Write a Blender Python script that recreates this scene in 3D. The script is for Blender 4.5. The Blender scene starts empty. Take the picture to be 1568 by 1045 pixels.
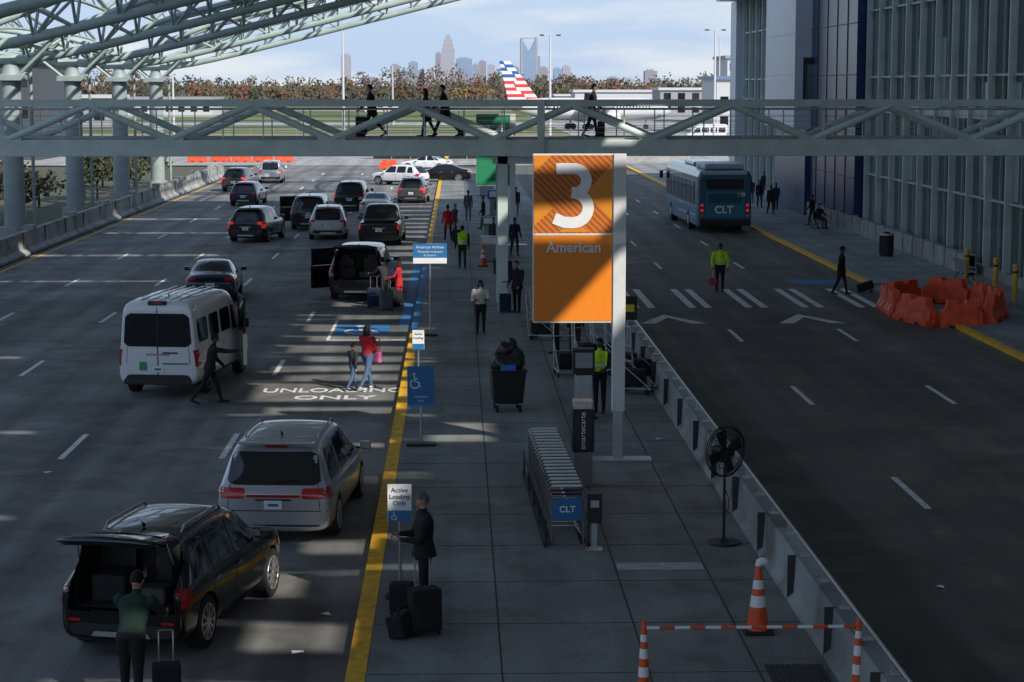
import bpy, math, random, bmesh
from mathutils import Vector, Matrix
from mathutils.bvhtree import BVHTree
R=random.Random(7)
rad=math.radians
# ---------------- site survey helper (real ground-plane coordinates) -------
H=7.8; F=3049.0; PT=rad(7.33); YW=rad(1.58)
def g(u,v,z=0.0):
    Zc=(H-z)*F/((v-130.0)*math.cos(PT))
    D=(Zc-(H-z)*math.sin(PT))/math.cos(PT)
    xc=(u-784)*Zc/F
    return Vector((xc*math.cos(YW)+D*math.sin(YW), -xc*math.sin(YW)+D*math.cos(YW), z))
# ---------------- light, world, camera ------------------------------------
EL=rad(35); az=Vector((.64,-.768,0)).normalized(); sv=Vector((az.x*math.cos(EL),az.y*math.cos(EL),math.sin(EL)))
sl=bpy.data.lights.new('sun','SUN'); sl.energy=5.0; sl.angle=rad(.6); sl.color=(1,.94,.85)
so=bpy.data.objects.new('sun',sl); so.rotation_euler=sv.to_track_quat('Z','Y').to_euler(); bpy.context.collection.objects.link(so)
w=bpy.data.worlds.new('World'); bpy.context.scene.world=w; w.use_nodes=True; nt=w.node_tree; bg=nt.nodes['Background']
sk=nt.nodes.new('ShaderNodeTexSky'); sk.sky_type='NISHITA'; sk.sun_disc=False; sk.sun_elevation=EL; sk.sun_rotation=math.atan2(az.x,az.y); sk.dust_density=.6; sk.air_density=1.0; sk.ozone_density=2
tc=nt.nodes.new('ShaderNodeTexCoord'); mp=nt.nodes.new('ShaderNodeMapping'); mp.inputs['Scale'].default_value=(3.0,3.0,16); nt.links.new(tc.outputs['Generated'],mp.inputs[0])
nz=nt.nodes.new('ShaderNodeTexNoise'); nz.inputs['Scale'].default_value=2.4; nz.inputs['Detail'].default_value=5; nz.inputs['Roughness'].default_value=.5; nt.links.new(mp.outputs[0],nz.inputs[0])
cr=nt.nodes.new('ShaderNodeMapRange'); cr.inputs[1].default_value=.45; cr.inputs[2].default_value=.62; nt.links.new(nz.outputs[0],cr.inputs[0])
cm=nt.nodes.new('ShaderNodeMixRGB'); cm.inputs[1].default_value=(3.3,4.3,5.9,1); cm.inputs[2].default_value=(5.1,5.5,6.1,1); nt.links.new(cr.outputs[0],cm.inputs[0])
sp=nt.nodes.new('ShaderNodeSeparateXYZ'); nt.links.new(tc.outputs['Generated'],sp.inputs[0])
hz=nt.nodes.new('ShaderNodeMapRange'); hz.inputs[1].default_value=.02; hz.inputs[2].default_value=.45; hz.inputs[3].default_value=.92; hz.inputs[4].default_value=.2; nt.links.new(sp.outputs[2],hz.inputs[0])
mx=nt.nodes.new('ShaderNodeMixRGB'); nt.links.new(hz.outputs[0],mx.inputs[0]); nt.links.new(sk.outputs[0],mx.inputs[1]); nt.links.new(cm.outputs[0],mx.inputs[2]); nt.links.new(mx.outputs[0],bg.inputs[0]); bg.inputs[1].default_value=.15
cam=bpy.data.cameras.new('camera'); cam.lens=70; cam.sensor_width=36; cam.clip_end=30000; cam.clip_start=.1
co=bpy.data.objects.new('camera',cam); co.location=(0,0,H); co.rotation_euler=(math.pi/2-PT,0,-YW); bpy.context.collection.objects.link(co)
sc=bpy.context.scene; sc.camera=co; sc.view_settings.view_transform='Standard'; sc.view_settings.look='None'; sc.view_settings.exposure=0
# ---------------- materials ------------------------------------------------
MATS={}
def mat(name,col,rough=.6,metal=0,var=0.0,vs=6.0,bump=0.0,coat=0.0,emit=0,spec=.5):
    if name in MATS: return MATS[name]
    m=bpy.data.materials.new(name); m.use_nodes=True
    nt=m.node_tree; n=nt.nodes; p=n['Principled BSDF']
    p.inputs['Base Color'].default_value=(*col,1); p.inputs['Roughness'].default_value=rough
    p.inputs['Metallic'].default_value=metal; p.inputs['Coat Weight'].default_value=coat
    p.inputs['Specular IOR Level'].default_value=spec
    if var>0 or bump>0:
        tc=n.new('ShaderNodeTexCoord')
        nz=n.new('ShaderNodeTexNoise'); nz.inputs['Scale'].default_value=vs; nz.inputs['Detail'].default_value=3
        nt.links.new(tc.outputs['Object'],nz.inputs['Vector'])
    if var>0:
        mr=n.new('ShaderNodeMapRange'); mr.inputs[1].default_value=.3; mr.inputs[2].default_value=.7
        mr.inputs[3].default_value=1-var; mr.inputs[4].default_value=1+var
        nt.links.new(nz.outputs[0],mr.inputs[0])
        mx=n.new('ShaderNodeVectorMath'); mx.operation='SCALE'; mx.inputs[0].default_value=col
        nt.links.new(mr.outputs[0],mx.inputs['Scale']); nt.links.new(mx.outputs[0],p.inputs['Base Color'])
    if bump>0:
        b=n.new('ShaderNodeBump'); b.inputs['Strength'].default_value=bump; b.inputs['Distance'].default_value=.02
        nt.links.new(nz.outputs[0],b.inputs['Height']); nt.links.new(b.outputs[0],p.inputs['Normal'])
    if emit>0:
        p.inputs['Emission Color'].default_value=(*col,1); p.inputs['Emission Strength'].default_value=emit
    MATS[name]=m; return m
def paving(name,col,stain,patchy=.35,fine=.15,tyre=False,rough=.8,cell=.2):
    m=bpy.data.materials.new(name); m.use_nodes=True; nt=m.node_tree; n=nt.nodes; L=nt.links; p=n['Principled BSDF']
    tc=n.new('ShaderNodeTexCoord')
    def noise(sc,det=3,mp=None,dist=0):
        t=n.new('ShaderNodeTexNoise'); t.inputs['Scale'].default_value=sc; t.inputs['Detail'].default_value=det; t.inputs['Distortion'].default_value=dist
        if mp:
            k=n.new('ShaderNodeMapping'); k.inputs['Scale'].default_value=mp; L.new(tc.outputs['Object'],k.inputs[0]); L.new(k.outputs[0],t.inputs[0])
        else: L.new(tc.outputs['Object'],t.inputs[0])
        return t.outputs[0]
    def rng(s,a,b,c,d):
        r=n.new('ShaderNodeMapRange'); r.inputs[1].default_value=a; r.inputs[2].default_value=b; r.inputs[3].default_value=c; r.inputs[4].default_value=d; L.new(s,r.inputs[0]); return r.outputs[0]
    def mul(a,b):
        k=n.new('ShaderNodeMath'); k.operation='MULTIPLY'; L.new(a,k.inputs[0]); L.new(b,k.inputs[1]); return k.outputs[0]
    f=mul(rng(noise(.3,5),.3,.7,1-patchy,1+patchy), rng(noise(26,2),.3,.7,1-fine,1+fine))
    f=mul(f,rng(noise(1.0,4,(1.1,.04,1)),.38,.62,.68 if tyre else .86,1.15))
    vor=n.new('ShaderNodeTexVoronoi'); vor.feature='DISTANCE_TO_EDGE'; vor.inputs['Scale'].default_value=cell; L.new(tc.outputs['Object'],vor.inputs[0])
    f=mul(f,rng(vor.outputs[0],0,.004,.8,1))
    mixc=n.new('ShaderNodeMixRGB'); mixc.inputs[1].default_value=(*col,1); mixc.inputs[2].default_value=(*stain,1)
    L.new(rng(noise(.7,6,None,.8),.5,.64,0,1),mixc.inputs[0])
    sc=n.new('ShaderNodeVectorMath'); sc.operation='SCALE'; L.new(mixc.outputs[0],sc.inputs[0]); L.new(f,sc.inputs['Scale'])
    L.new(sc.outputs[0],p.inputs['Base Color'])
    p.inputs['Roughness'].default_value=rough
    MATS[name]=m; return m
asph_l=paving('road_concrete',(.185,.184,.178),(.13,.126,.118),tyre=True)
asph_r=paving('road_asphalt',(.120,.114,.096),(.165,.14,.10),patchy=.28,tyre=True)
walk=paving('sidewalk_concrete',(.215,.228,.220),(.165,.168,.16),patchy=.24,fine=.2)
walk_r=paving('terminal_walk_concrete',(.23,.245,.24),(.19,.19,.185),patchy=.2)
barr_c=paving('barrier_concrete',(.33,.34,.33),(.20,.19,.17),patchy=.3,cell=.5)
apron=paving('apron_concrete',(.34,.34,.33),(.27,.26,.25),patchy=.2,cell=.05)
grassm=mat('grass',(.12,.15,.05),.95,var=.45,vs=.02)
dryg=mat('dry_grass',(.20,.19,.09),.95,var=.3,vs=.03)
soil=mat('far_terrain',(.08,.085,.05),.95,var=.3,vs=.01)
white=mat('white_road_paint',(.74,.74,.72),.7,var=.3,vs=9)
yellow=mat('yellow_kerb_paint',(.80,.44,.02),.7,var=.25,vs=5)
bluep=mat('blue_road_paint',(.03,.17,.42),.7,var=.3,vs=5)
joint=mat('joint_dark',(.05,.05,.05),.9)
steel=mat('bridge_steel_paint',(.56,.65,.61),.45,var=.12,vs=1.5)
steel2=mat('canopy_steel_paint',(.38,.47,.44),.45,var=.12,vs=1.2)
conc=mat('concrete',(.34,.34,.33),.85,var=.2,vs=2)
dark=mat('black_plastic',(.014,.014,.015),.5,var=.2,vs=20)
rubber=mat('rubber',(.016,.016,.016),.85)
chrome=mat('chrome',(.62,.62,.64),.2,1)
alu=mat('aluminium',(.50,.51,.52),.35,.8,var=.1,vs=10)
glassm=mat('tinted_glass',(.008,.010,.012),.05,0,coat=.3,spec=.7)
facade=mat('facade_glass',(.075,.115,.13),.04,.42,spec=.9)
redl=mat('tail_light',(.46,.012,.01),.2,coat=.6)
redon=mat('tail_light_lit',(.7,.02,.01),.3,emit=.5)
amber=mat('amber_light',(.6,.2,.02),.3)
wlens=mat('clear_lens',(.6,.6,.62),.15,coat=.5)
orange=mat('orange_plastic',(.74,.095,.02),.5,var=.12,vs=4)
orangebar=mat('orange_barrier_plastic',(.74,.08,.02),.55,var=.2,vs=3)
wplast=mat('white_plastic',(.66,.67,.66),.5,var=.06)
yelpost=mat('yellow_post_paint',(.65,.42,.03),.5,var=.1)
signblue=mat('sign_blue',(.02,.16,.38),.5,var=.05)
signwhite=mat('sign_white',(.78,.79,.79),.5,var=.03)
signgreen=mat('sign_green',(.02,.24,.11),.5,var=.05)
signorange=mat('sign_orange',(.88,.25,.015),.45,var=.03)
signbrown=mat('sign_amber',(.72,.25,.02),.45,var=.04)
signyellow=mat('sign_yellow',(.8,.55,.02),.45)
hatch=bpy.data.materials.new('sign_hatch'); hatch.use_nodes=True
_n=hatch.node_tree.nodes; _l=hatch.node_tree.links
_tc=_n.new('ShaderNodeTexCoord'); _w=_n.new('ShaderNodeTexWave'); _w.bands_direction='DIAGONAL'; _w.inputs['Scale'].default_value=4.6
_mp=_n.new('ShaderNodeMapping'); _mp.inputs['Scale'].default_value=(1,0,1)
_l.new(_tc.outputs['Object'],_mp.inputs[0]); _l.new(_mp.outputs[0],_w.inputs[0])
_r=_n.new('ShaderNodeValToRGB'); _r.color_ramp.interpolation='CONSTANT'; _r.color_ramp.elements[0].color=(.66,.17,.015,1); _r.color_ramp.elements[1].color=(.34,.10,.015,1); _r.color_ramp.elements[1].position=.5
_l.new(_w.outputs[0],_r.inputs[0]); _l.new(_r.outputs[0],_n['Principled BSDF'].inputs['Base Color'])
# membrane of the added, unseen shade roof (lets only a little light through)
rm=bpy.data.materials.new('shade_roof_membrane'); rm.use_nodes=True; _n=rm.node_tree.nodes; _l=rm.node_tree.links
_d=_n.new('ShaderNodeBsdfDiffuse'); _d.inputs[0].default_value=(.32,.33,.33,1); _t=_n.new('ShaderNodeBsdfTranslucent'); _t.inputs[0].default_value=(.6,.66,.7,1)
_x=_n.new('ShaderNodeMixShader'); _x.inputs[0].default_value=.07; _l.new(_d.outputs[0],_x.inputs[1]); _l.new(_t.outputs[0],_x.inputs[2]); _l.new(_x.outputs[0],_n['Material Output'].inputs[0])
# ---------------- builder --------------------------------------------------
class B:
    def __init__(s,name,loc=(0,0,0),rz=0,scale=1):
        s.name=name; s.loc=Vector(loc); s.rz=rz; s.sc=scale; s.parts={}; s.bev={}; s.extra=[]; s.part('body')
    def part(s,n,bevel=0):
        s.cur=n
        if n not in s.parts: s.parts[n]=([],[],[],[]); s.bev[n]=bevel
        return s
    def add(s,vs,fs,m,smooth=False):
        V,Fc,Ms,S=s.parts[s.cur]; o=len(V)
        V.extend([tuple(v) for v in vs])
        for i,f in enumerate(fs):
            Fc.append(tuple(a+o for a in f)); Ms.append(m[i] if isinstance(m,list) else m); S.append(smooth)
    def box(s,c,sz,m,rot=None):
        x,y,z=sz[0]/2,sz[1]/2,sz[2]/2
        vs=[Vector(p) for p in((-x,-y,-z),(x,-y,-z),(x,y,-z),(-x,y,-z),(-x,-y,z),(x,-y,z),(x,y,z),(-x,y,z))]
        if rot:
            M=Matrix.Rotation(rot[2],3,'Z')@Matrix.Rotation(rot[1],3,'Y')@Matrix.Rotation(rot[0],3,'X'); vs=[M@v for v in vs]
        c=Vector(c); s.add([v+c for v in vs],[(0,3,2,1),(4,5,6,7),(0,1,5,4),(1,2,6,5),(2,3,7,6),(3,0,4,7)],m)
    def bx(s,x0,x1,y0,y1,z0,z1,m): s.box(((x0+x1)/2,(y0+y1)/2,(z0+z1)/2),(abs(x1-x0),abs(y1-y0),abs(z1-z0)),m)
    def cyl(s,a,b,r0,r1,m,n=12,smooth=True):
        a=Vector(a);b=Vector(b);d=(b-a)
        if d.length<1e-6: return
        d.normalize(); u=d.orthogonal().normalized(); w=d.cross(u)
        vs=[];fs=[]
        for k,(p,r) in enumerate(((a,r0),(b,r1))):
            for i in range(n):
                t=2*math.pi*i/n; vs.append(p+(u*math.cos(t)+w*math.sin(t))*r)
        for i in range(n): j=(i+1)%n; fs.append((i,j,n+j,n+i))
        s.add(vs,fs,m,smooth)
        s.add(vs,[tuple(range(n-1,-1,-1)),tuple(range(n,2*n))],m,False)
    def path(s,pts,r,m,n=8):
        for a,b in zip(pts[:-1],pts[1:]): s.cyl(a,b,r,r,m,n)
    def ell(s,c,r,m,seg=14,rings=8,M=None):
        vs=[];fs=[];c=Vector(c)
        for i in range(rings+1):
            ph=math.pi*i/rings
            for j in range(seg):
                th=2*math.pi*j/seg
                v=Vector((r[0]*math.sin(ph)*math.cos(th),r[1]*math.sin(ph)*math.sin(th),r[2]*math.cos(ph)))
                if M: v=M@v
                vs.append(v+c)
        for i in range(rings):
            for j in range(seg):
                k=(j+1)%seg; fs.append((i*seg+j,(i+1)*seg+j,(i+1)*seg+k,i*seg+k))
        s.add(vs,fs,m,True)
    def loft(s,rings,m,smooth=False,caps=True):
        n=len(rings[0]); vs=[v for r in rings for v in r]; fs=[]
        for i in range(len(rings)-1):
            for j in range(n):
                k=(j+1)%n; fs.append((i*n+j,i*n+k,(i+1)*n+k,(i+1)*n+j))
        if caps: fs+= [tuple(range(n-1,-1,-1)),tuple(range((len(rings)-1)*n,len(rings)*n))]
        s.add(vs,fs,m,smooth)
    def prism(s,poly,axis,a,b,m):
        def mk(p,t):
            if axis=='y': return (p[0],t,p[1])
            if axis=='x': return (t,p[0],p[1])
            return (p[0],p[1],t)
        s.loft([[mk(p,a) for p in poly],[mk(p,b) for p in poly]],m)
    def stroke(s,pts,w,m,mp):
        """continuous flat strip along 2-D points; mp maps (x,y) to 3-D"""
        L=[];Rr=[]
        for i,p in enumerate(pts):
            a=Vector(pts[max(0,i-1)]);c=Vector(pts[min(len(pts)-1,i+1)]); d=(c-a).normalized(); nn=Vector((-d.y,d.x))*w/2
            L.append(mp(p[0]+nn.x,p[1]+nn.y)); Rr.append(mp(p[0]-nn.x,p[1]-nn.y))
        n=len(pts); s.add(L+Rr,[(i,i+1,n+i+1,n+i) for i in range(n-1)],m)
    def wheelchair_symbol(s,S,m,mp,mp2,mp3):
        arc=[(math.cos(rad(a))*.30*S-.02*S,math.sin(rad(a))*.30*S-.2*S) for a in range(120,385,15)]
        s.stroke(arc,.08*S,m,mp); s.stroke([(-.06*S,.32*S),(-.03*S,-.06*S),(.2*S,-.08*S),(.34*S,-.42*S)],.085*S,m,mp2)
        s.stroke([(-.05*S,.14*S),(.18*S,.13*S)],.06*S,m,mp3)
        s.add([mp3(math.cos(k*math.pi/6)*.085*S-.07*S,math.sin(k*math.pi/6)*.085*S+.45*S) for k in range(12)],[tuple(range(12))],m)
    def text(s,txt,size,loc,m,rot=(math.pi/2,0,0),ext=.004,bold=0,align='CENTER',part='lettering',sx=1):
        cu=bpy.data.curves.new('t','FONT'); cu.body=txt; cu.size=size; cu.extrude=ext; cu.offset=bold; cu.align_x=align; cu.align_y='CENTER'
        o=bpy.data.objects.new('t',cu); bpy.context.collection.objects.link(o)
        dg=bpy.context.evaluated_depsgraph_get(); me=bpy.data.meshes.new_from_object(o.evaluated_get(dg))
        bpy.data.objects.remove(o)
        M=Matrix.Rotation(rot[2],3,'Z')@Matrix.Rotation(rot[1],3,'Y')@Matrix.Rotation(rot[0],3,'X'); l=Vector(loc)
        vs=[M@Vector((v.co.x*sx,v.co.y,v.co.z))+l for v in me.vertices]; fs=[tuple(p.vertices) for p in me.polygons]
        old=s.cur; s.part(part); s.add(vs,fs,m); s.part(old)
    def rawmesh(s,me,part): s.extra.append((part,me))
    def finish(s):
        objs=[]
        for pn,(V,Fc,Ms,S) in s.parts.items():
            if not V: continue
            me=bpy.data.meshes.new(pn); me.from_pydata(V,[],Fc)
            ml=[]; idx=[]
            for m in Ms:
                if m not in ml: ml.append(m)
                idx.append(ml.index(m))
            for m in ml: me.materials.append(m)
            me.polygons.foreach_set('material_index',idx); me.polygons.foreach_set('use_smooth',S); me.update()
            o=bpy.data.objects.new(pn,me); bpy.context.collection.objects.link(o); objs.append(o)
            if s.bev[pn]>0:
                md=o.modifiers.new('bevel','BEVEL'); md.width=s.bev[pn]; md.segments=2; md.limit_method='ANGLE'; md.angle_limit=rad(40)
        for pn,me in s.extra:
            o=bpy.data.objects.new(pn,me); bpy.context.collection.objects.link(o); objs.append(o)
        if len(objs)==1:
            o=objs[0]; o.name=s.name; root=o
        else:
            root=bpy.data.objects.new(s.name,None); bpy.context.collection.objects.link(root)
            for o in objs: o.parent=root
        root.location=s.loc; root.rotation_euler=(0,0,s.rz); root.scale=(s.sc,)*3
        return root
# ---------------- ground, roads -------------------------------------------
b=B('ground'); b.add([(-9000,-300,-.12),(9000,-300,-.12),(9000,14000,-.12),(-9000,14000,-.12)],[(0,1,2,3)],soil); b.finish()
def sheet(name,x0,x1,y0,y1,z,m):
    b=B(name); b.add([(x0,y0,z),(x1,y0,z),(x1,y1,z),(x0,y1,z)],[(0,1,2,3)],m); return b.finish()
sheet('departures_road',-19.6,-1.45,-30,196,0,asph_l)
sheet('bus_road',5.0,16.06,-30,196,0,asph_r)
sheet('cross_road',-70,70,196,262,-.01,apron)
sheet('airfield_grass',-700,700,330,900,-.09,grassm)
sheet('dry_grass_field',-700,700,262,330,-.10,dryg)
sheet('taxiway',-700,700,392,425,-.06,apron)
sheet('runway',-700,700,610,650,-.05,apron)
sheet('airport_apron',18,400,268,560,-.04,apron)
b=B('median_sidewalk'); b.bx(-1.22,4.95,-30,185,-.1,.12,walk)
b.part('joints')
for y in [20.5+i*2.45 for i in range(60)]: b.bx(-1.2,4.93,y,y+.014,.118,.124,joint)
for x in (.56,2.5,3.95): b.bx(x,x+.022,-20,185,.119,.1255,joint)
b.part('light_patch'); b.bx(2.55,3.93,31.0,31.45,.12,.128,mat('new_concrete',(.45,.45,.43),.85,var=.15))
b.finish()
b=B('yellow_kerb'); b.part('body',.02); b.bx(-1.48,-1.222,-30,62,-.1,.128,yellow); b.bx(-1.48,-1.222,92,185,-.1,.128,yellow)
b.part('blue_section',.02); b.bx(-1.48,-1.222,62,92,-.1,.128,bluep); b.finish()
b=B('terminal_sidewalk'); b.bx(16.3,21.6,-30,66,-.1,.12,walk_r); b.bx(16.3,21.6,77,196,-.1,.12,walk_r)
b.bx(17.6,21.6,66,77,-.1,.12,walk_r)
b.add([(16.06,66,.003),(17.6,66,.12),(17.6,77,.12),(16.06,77,.003)],[(0,1,2,3)],walk_r)
b.part('joints')
for y in [30+i*3 for i in range(55)]: b.bx(17.7,21.5,y,y+.02,.118,.124,joint)
b.finish()
b=B('terminal_kerb'); b.part('body',.02)
b.bx(16.06,16.298,-30,66,-.1,.128,yellow); b.bx(16.06,16.298,77,196,-.1,.128,yellow); b.finish()
b=B('lane_markings')
for x,k0,k1 in ((-4.97,-2,11),(-8.35,-2,12),(-11.8,-2,12),(-15.3,-2,12),(8.72,-2,11),(12.25,-2,11)):
    ph=41.4 if x<0 else 36.0
    for k in range(k0,k1):
        y=ph+12.15*k
        if x>0 and 66<y<79: continue
        b.bx(x-.065,x+.065,y,y+3.0,.003,.008,white)
b.bx(-19.25,-19.12,-20,190,.003,.008,yellow)
b.finish()
b=B('crosswalk')
for x in (6.3,6.85,8.3,8.85,10.3,10.85,12.3,12.85,14.3,14.85): b.bx(x-.13,x+.13,69.6,76,.003,.009,white)
for x0 in (6.0,10.6):
    b.add([(x0,64.9,.008),(x0+.5,64.9,.008),(x0+1.1,66.6,.008),(x0+1.05,67.5,.008)],[(0,1,2,3)],white)
    b.add([(x0+1.05,67.5,.008),(x0+1.1,66.6,.008),(x0+1.7,64.9,.008),(x0+2.2,64.9,.008)],[(0,1,2,3)],white)
for x in (6.3,6.8,8.3,8.8,10.3): b.bx(x-.12,x+.12,120,126,.003,.009,white)
b.finish()
b=B('road_lettering')
b.text('UNLOADING',.95,(-3.2,50.75,.006),white,rot=(0,0,0),ext=.002,bold=.012,part='body',sx=.64)
b.text('ONLY',.85,(-3.1,49.55,.006),white,rot=(0,0,0),ext=.002,bold=.012,part='body',sx=.9); b.finish()
b=B('accessible_parking_marking'); b.bx(-3.9,-2.2,62.2,64.9,.003,.007,bluep)
b.part('symbol'); mpz=lambda z: (lambda x,y: (x-3.05,y*1.3+63.5,z)); b.wheelchair_symbol(1.6,white,mpz(.010),mpz(.012),mpz(.014))
b.part('border'); b.bx(-4.05,-3.95,61,66,.003,.008,white); b.bx(-4.05,-1.6,60.9,61,.003,.008,white)
b.part('strip'); b.bx(-1.9,-1.55,64.5,90,.003,.007,bluep)
b.finish()
b=B('accessible_ramp_marking'); b.bx(13.3,15.4,77.8,79.6,.003,.007,bluep); b.finish()
for (u,v) in ((72,724),(1008,681),(500,942),(455,1000),(1440,900)):
    p=g(u,v); z=.12 if 560<u<1100 else .0
    b=B('paper_litter',(p.x,p.y,z+.01),R.random()*3); b.add([(-.08,-.05,0),(.09,-.06,.015),(.1,.06,0),(-.07,.05,.02)],[(0,1,2,3)],signwhite); b.finish()
b=B('drain_grate',(4.45,25.2,.121)); b.bx(-.38,.38,-.5,.5,0,.006,dark)
for i in range(11): b.bx(-.36+i*.07,-.33+i*.07,-.48,.48,.006,.02,joint)
b.finish()
b=B('concrete_barrier')
b.prism([(4.93,.1),(5.38,.0),(5.38,.12),(5.31,.25),(5.28,.82),(5.05,.82),(5.02,.25),(4.93,.18)],'y',18,66,barr_c)
b.part('joints')
for y in range(20,66,3): b.bx(4.925,5.385,y,y+.02,.1,.824,joint)
b.part('slots')
for i in range(32): b.bx(5.295,5.325,18.6+i*1.5,18.9+i*1.5,.45,.62,joint)
b.part('rail')
b.path([(5.18,18,1.0),(5.18,66,1.0)],.028,alu,8)
for i in range(33): b.bx(5.15,5.21,18.4+i*1.5,18.46+i*1.5,.82,1.0,alu); b.bx(5.1,5.26,18.35+i*1.5,18.51+i*1.5,.822,.84,alu)
b.finish()
b=B('roadside_parapet_wall')
b.prism([(-20.45,0),(-19.75,0),(-19.75,.12),(-19.95,.3),(-20.0,1.05),(-20.3,1.05),(-20.45,.3)],'y',30,172,barr_c)
b.part('joints')
for y in range(32,170,5): b.bx(-20.31,-19.94,y,y+.05,.35,1.06,joint)
b.part('copings')
for y in range(34,170,10): b.bx(-20.4,-19.9,y,y+.8,1.05,1.25,conc)
b.finish()
# ---------------- pedestrian bridge ---------------------------------------
b=B('pedestrian_bridge')
Y0,Y1=67.3,70.9
b.part('girders',.02)
for Y in (Y0,Y1): b.bx(-34,21.6,Y-.14,Y+.14,5.42,5.97,steel)
b.part('deck'); b.bx(-34,21.6,Y0+.14,Y1-.14,5.75,6.02,conc)
for x in range(-33,21,2): b.bx(x,x+.2,Y0+.14,Y1-.14,5.5,5.75,steel)
b.part('truss')
for Y in (Y0,Y1):
    b.bx(-34,21.6,Y-.1,Y+.1,7.08,7.29,steel)
    off=0 if Y==Y0 else .35
    x=-15.0+off-5.4*4
    while x<21:
        bo,tp,bn=(x,Y,5.97),(x+2.7,Y,7.12),(x+5.4,Y,5.97)
        b.cyl(bo,tp,.12,.12,steel,12); b.cyl(tp,(min(bn[0],21.5),Y,bn[2]),.12,.12,steel,12)
        b.box((x,Y,6.03),(.9,.14,.16),steel); b.box((x+2.7,Y,7.04),(.6,.14,.16),steel)
        x+=5.4
b.part('railing')
for Y in (Y0+.2,Y1-.2):
    for z in (6.2,6.38,6.56,6.74): b.cyl((-34,Y,z),(21.6,Y,z),.008,.008,alu,5)
    b.cyl((-34,Y,6.98),(21.6,Y,6.98),.022,.022,alu,6)
    x=-33.5
    while x<21: b.bx(x-.02,x+.02,Y-.02,Y+.02,6.02,6.98,steel); x+=1.35
b.part('bulkheads',.02); b.bx(2.05,3.0,Y0-.17,Y0-.141,5.4,5.98,steel); b.bx(2.7,2.95,Y0-.22,Y0-.18,5.4,7.3,steel)
b.part('columns')
for x in (1.55,4.35):
    b.bx(x-.17,x+.17,Y0+.2,Y0+.55,.12,5.42,steel); b.bx(x-.17,x+.17,Y1-.55,Y1-.2,.12,5.42,steel)
b.bx(1.2,4.7,Y0+.2,Y0+.55,5.15,5.42,steel)
for x in (-21.6,):
    b.bx(x-.3,x+.3,Y0+.2,Y0+.8,-.1,5.42,steel)
b.finish()
# ---------------- canopy: butterfly trusses, columns, added shade roof -----------------
def zc(x):
    d=x+21.7
    k=.255 if d>0 else .13
    return 9.0+k*(math.sqrt(d*d+5)-math.sqrt(5))
TY=[51.3,67.0,82.7,98.4,114.1,129.8,145.5]
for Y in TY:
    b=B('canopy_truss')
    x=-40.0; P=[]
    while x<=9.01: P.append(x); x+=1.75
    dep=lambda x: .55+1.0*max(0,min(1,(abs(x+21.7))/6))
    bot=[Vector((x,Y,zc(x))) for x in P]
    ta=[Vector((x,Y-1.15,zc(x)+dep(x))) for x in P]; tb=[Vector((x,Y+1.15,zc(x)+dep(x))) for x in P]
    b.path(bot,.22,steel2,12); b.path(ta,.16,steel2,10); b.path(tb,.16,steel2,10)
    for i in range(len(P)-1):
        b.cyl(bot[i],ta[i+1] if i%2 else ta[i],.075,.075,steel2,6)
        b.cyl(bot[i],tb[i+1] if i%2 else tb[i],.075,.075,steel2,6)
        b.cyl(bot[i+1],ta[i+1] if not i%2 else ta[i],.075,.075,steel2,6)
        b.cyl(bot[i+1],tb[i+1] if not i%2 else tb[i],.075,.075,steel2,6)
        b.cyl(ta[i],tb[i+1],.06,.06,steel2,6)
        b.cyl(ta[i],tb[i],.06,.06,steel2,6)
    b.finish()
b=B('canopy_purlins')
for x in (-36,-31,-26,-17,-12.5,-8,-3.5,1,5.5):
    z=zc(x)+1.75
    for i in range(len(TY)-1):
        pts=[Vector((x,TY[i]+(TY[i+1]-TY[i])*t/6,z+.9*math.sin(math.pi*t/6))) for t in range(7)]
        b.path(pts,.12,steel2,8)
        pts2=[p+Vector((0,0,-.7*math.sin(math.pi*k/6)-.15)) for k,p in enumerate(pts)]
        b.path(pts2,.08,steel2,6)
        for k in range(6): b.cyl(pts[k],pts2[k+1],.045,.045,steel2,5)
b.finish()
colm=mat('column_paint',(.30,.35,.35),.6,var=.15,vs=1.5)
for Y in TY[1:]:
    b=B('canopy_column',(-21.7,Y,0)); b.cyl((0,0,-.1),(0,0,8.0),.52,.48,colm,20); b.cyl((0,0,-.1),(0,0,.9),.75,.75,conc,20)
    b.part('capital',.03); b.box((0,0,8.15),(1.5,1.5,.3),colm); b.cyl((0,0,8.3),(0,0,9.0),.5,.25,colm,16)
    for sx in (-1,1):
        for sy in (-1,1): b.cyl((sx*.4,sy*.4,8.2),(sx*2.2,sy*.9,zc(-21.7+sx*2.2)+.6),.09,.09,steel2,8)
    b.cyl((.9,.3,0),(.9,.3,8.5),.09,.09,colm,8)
    b.finish()
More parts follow.
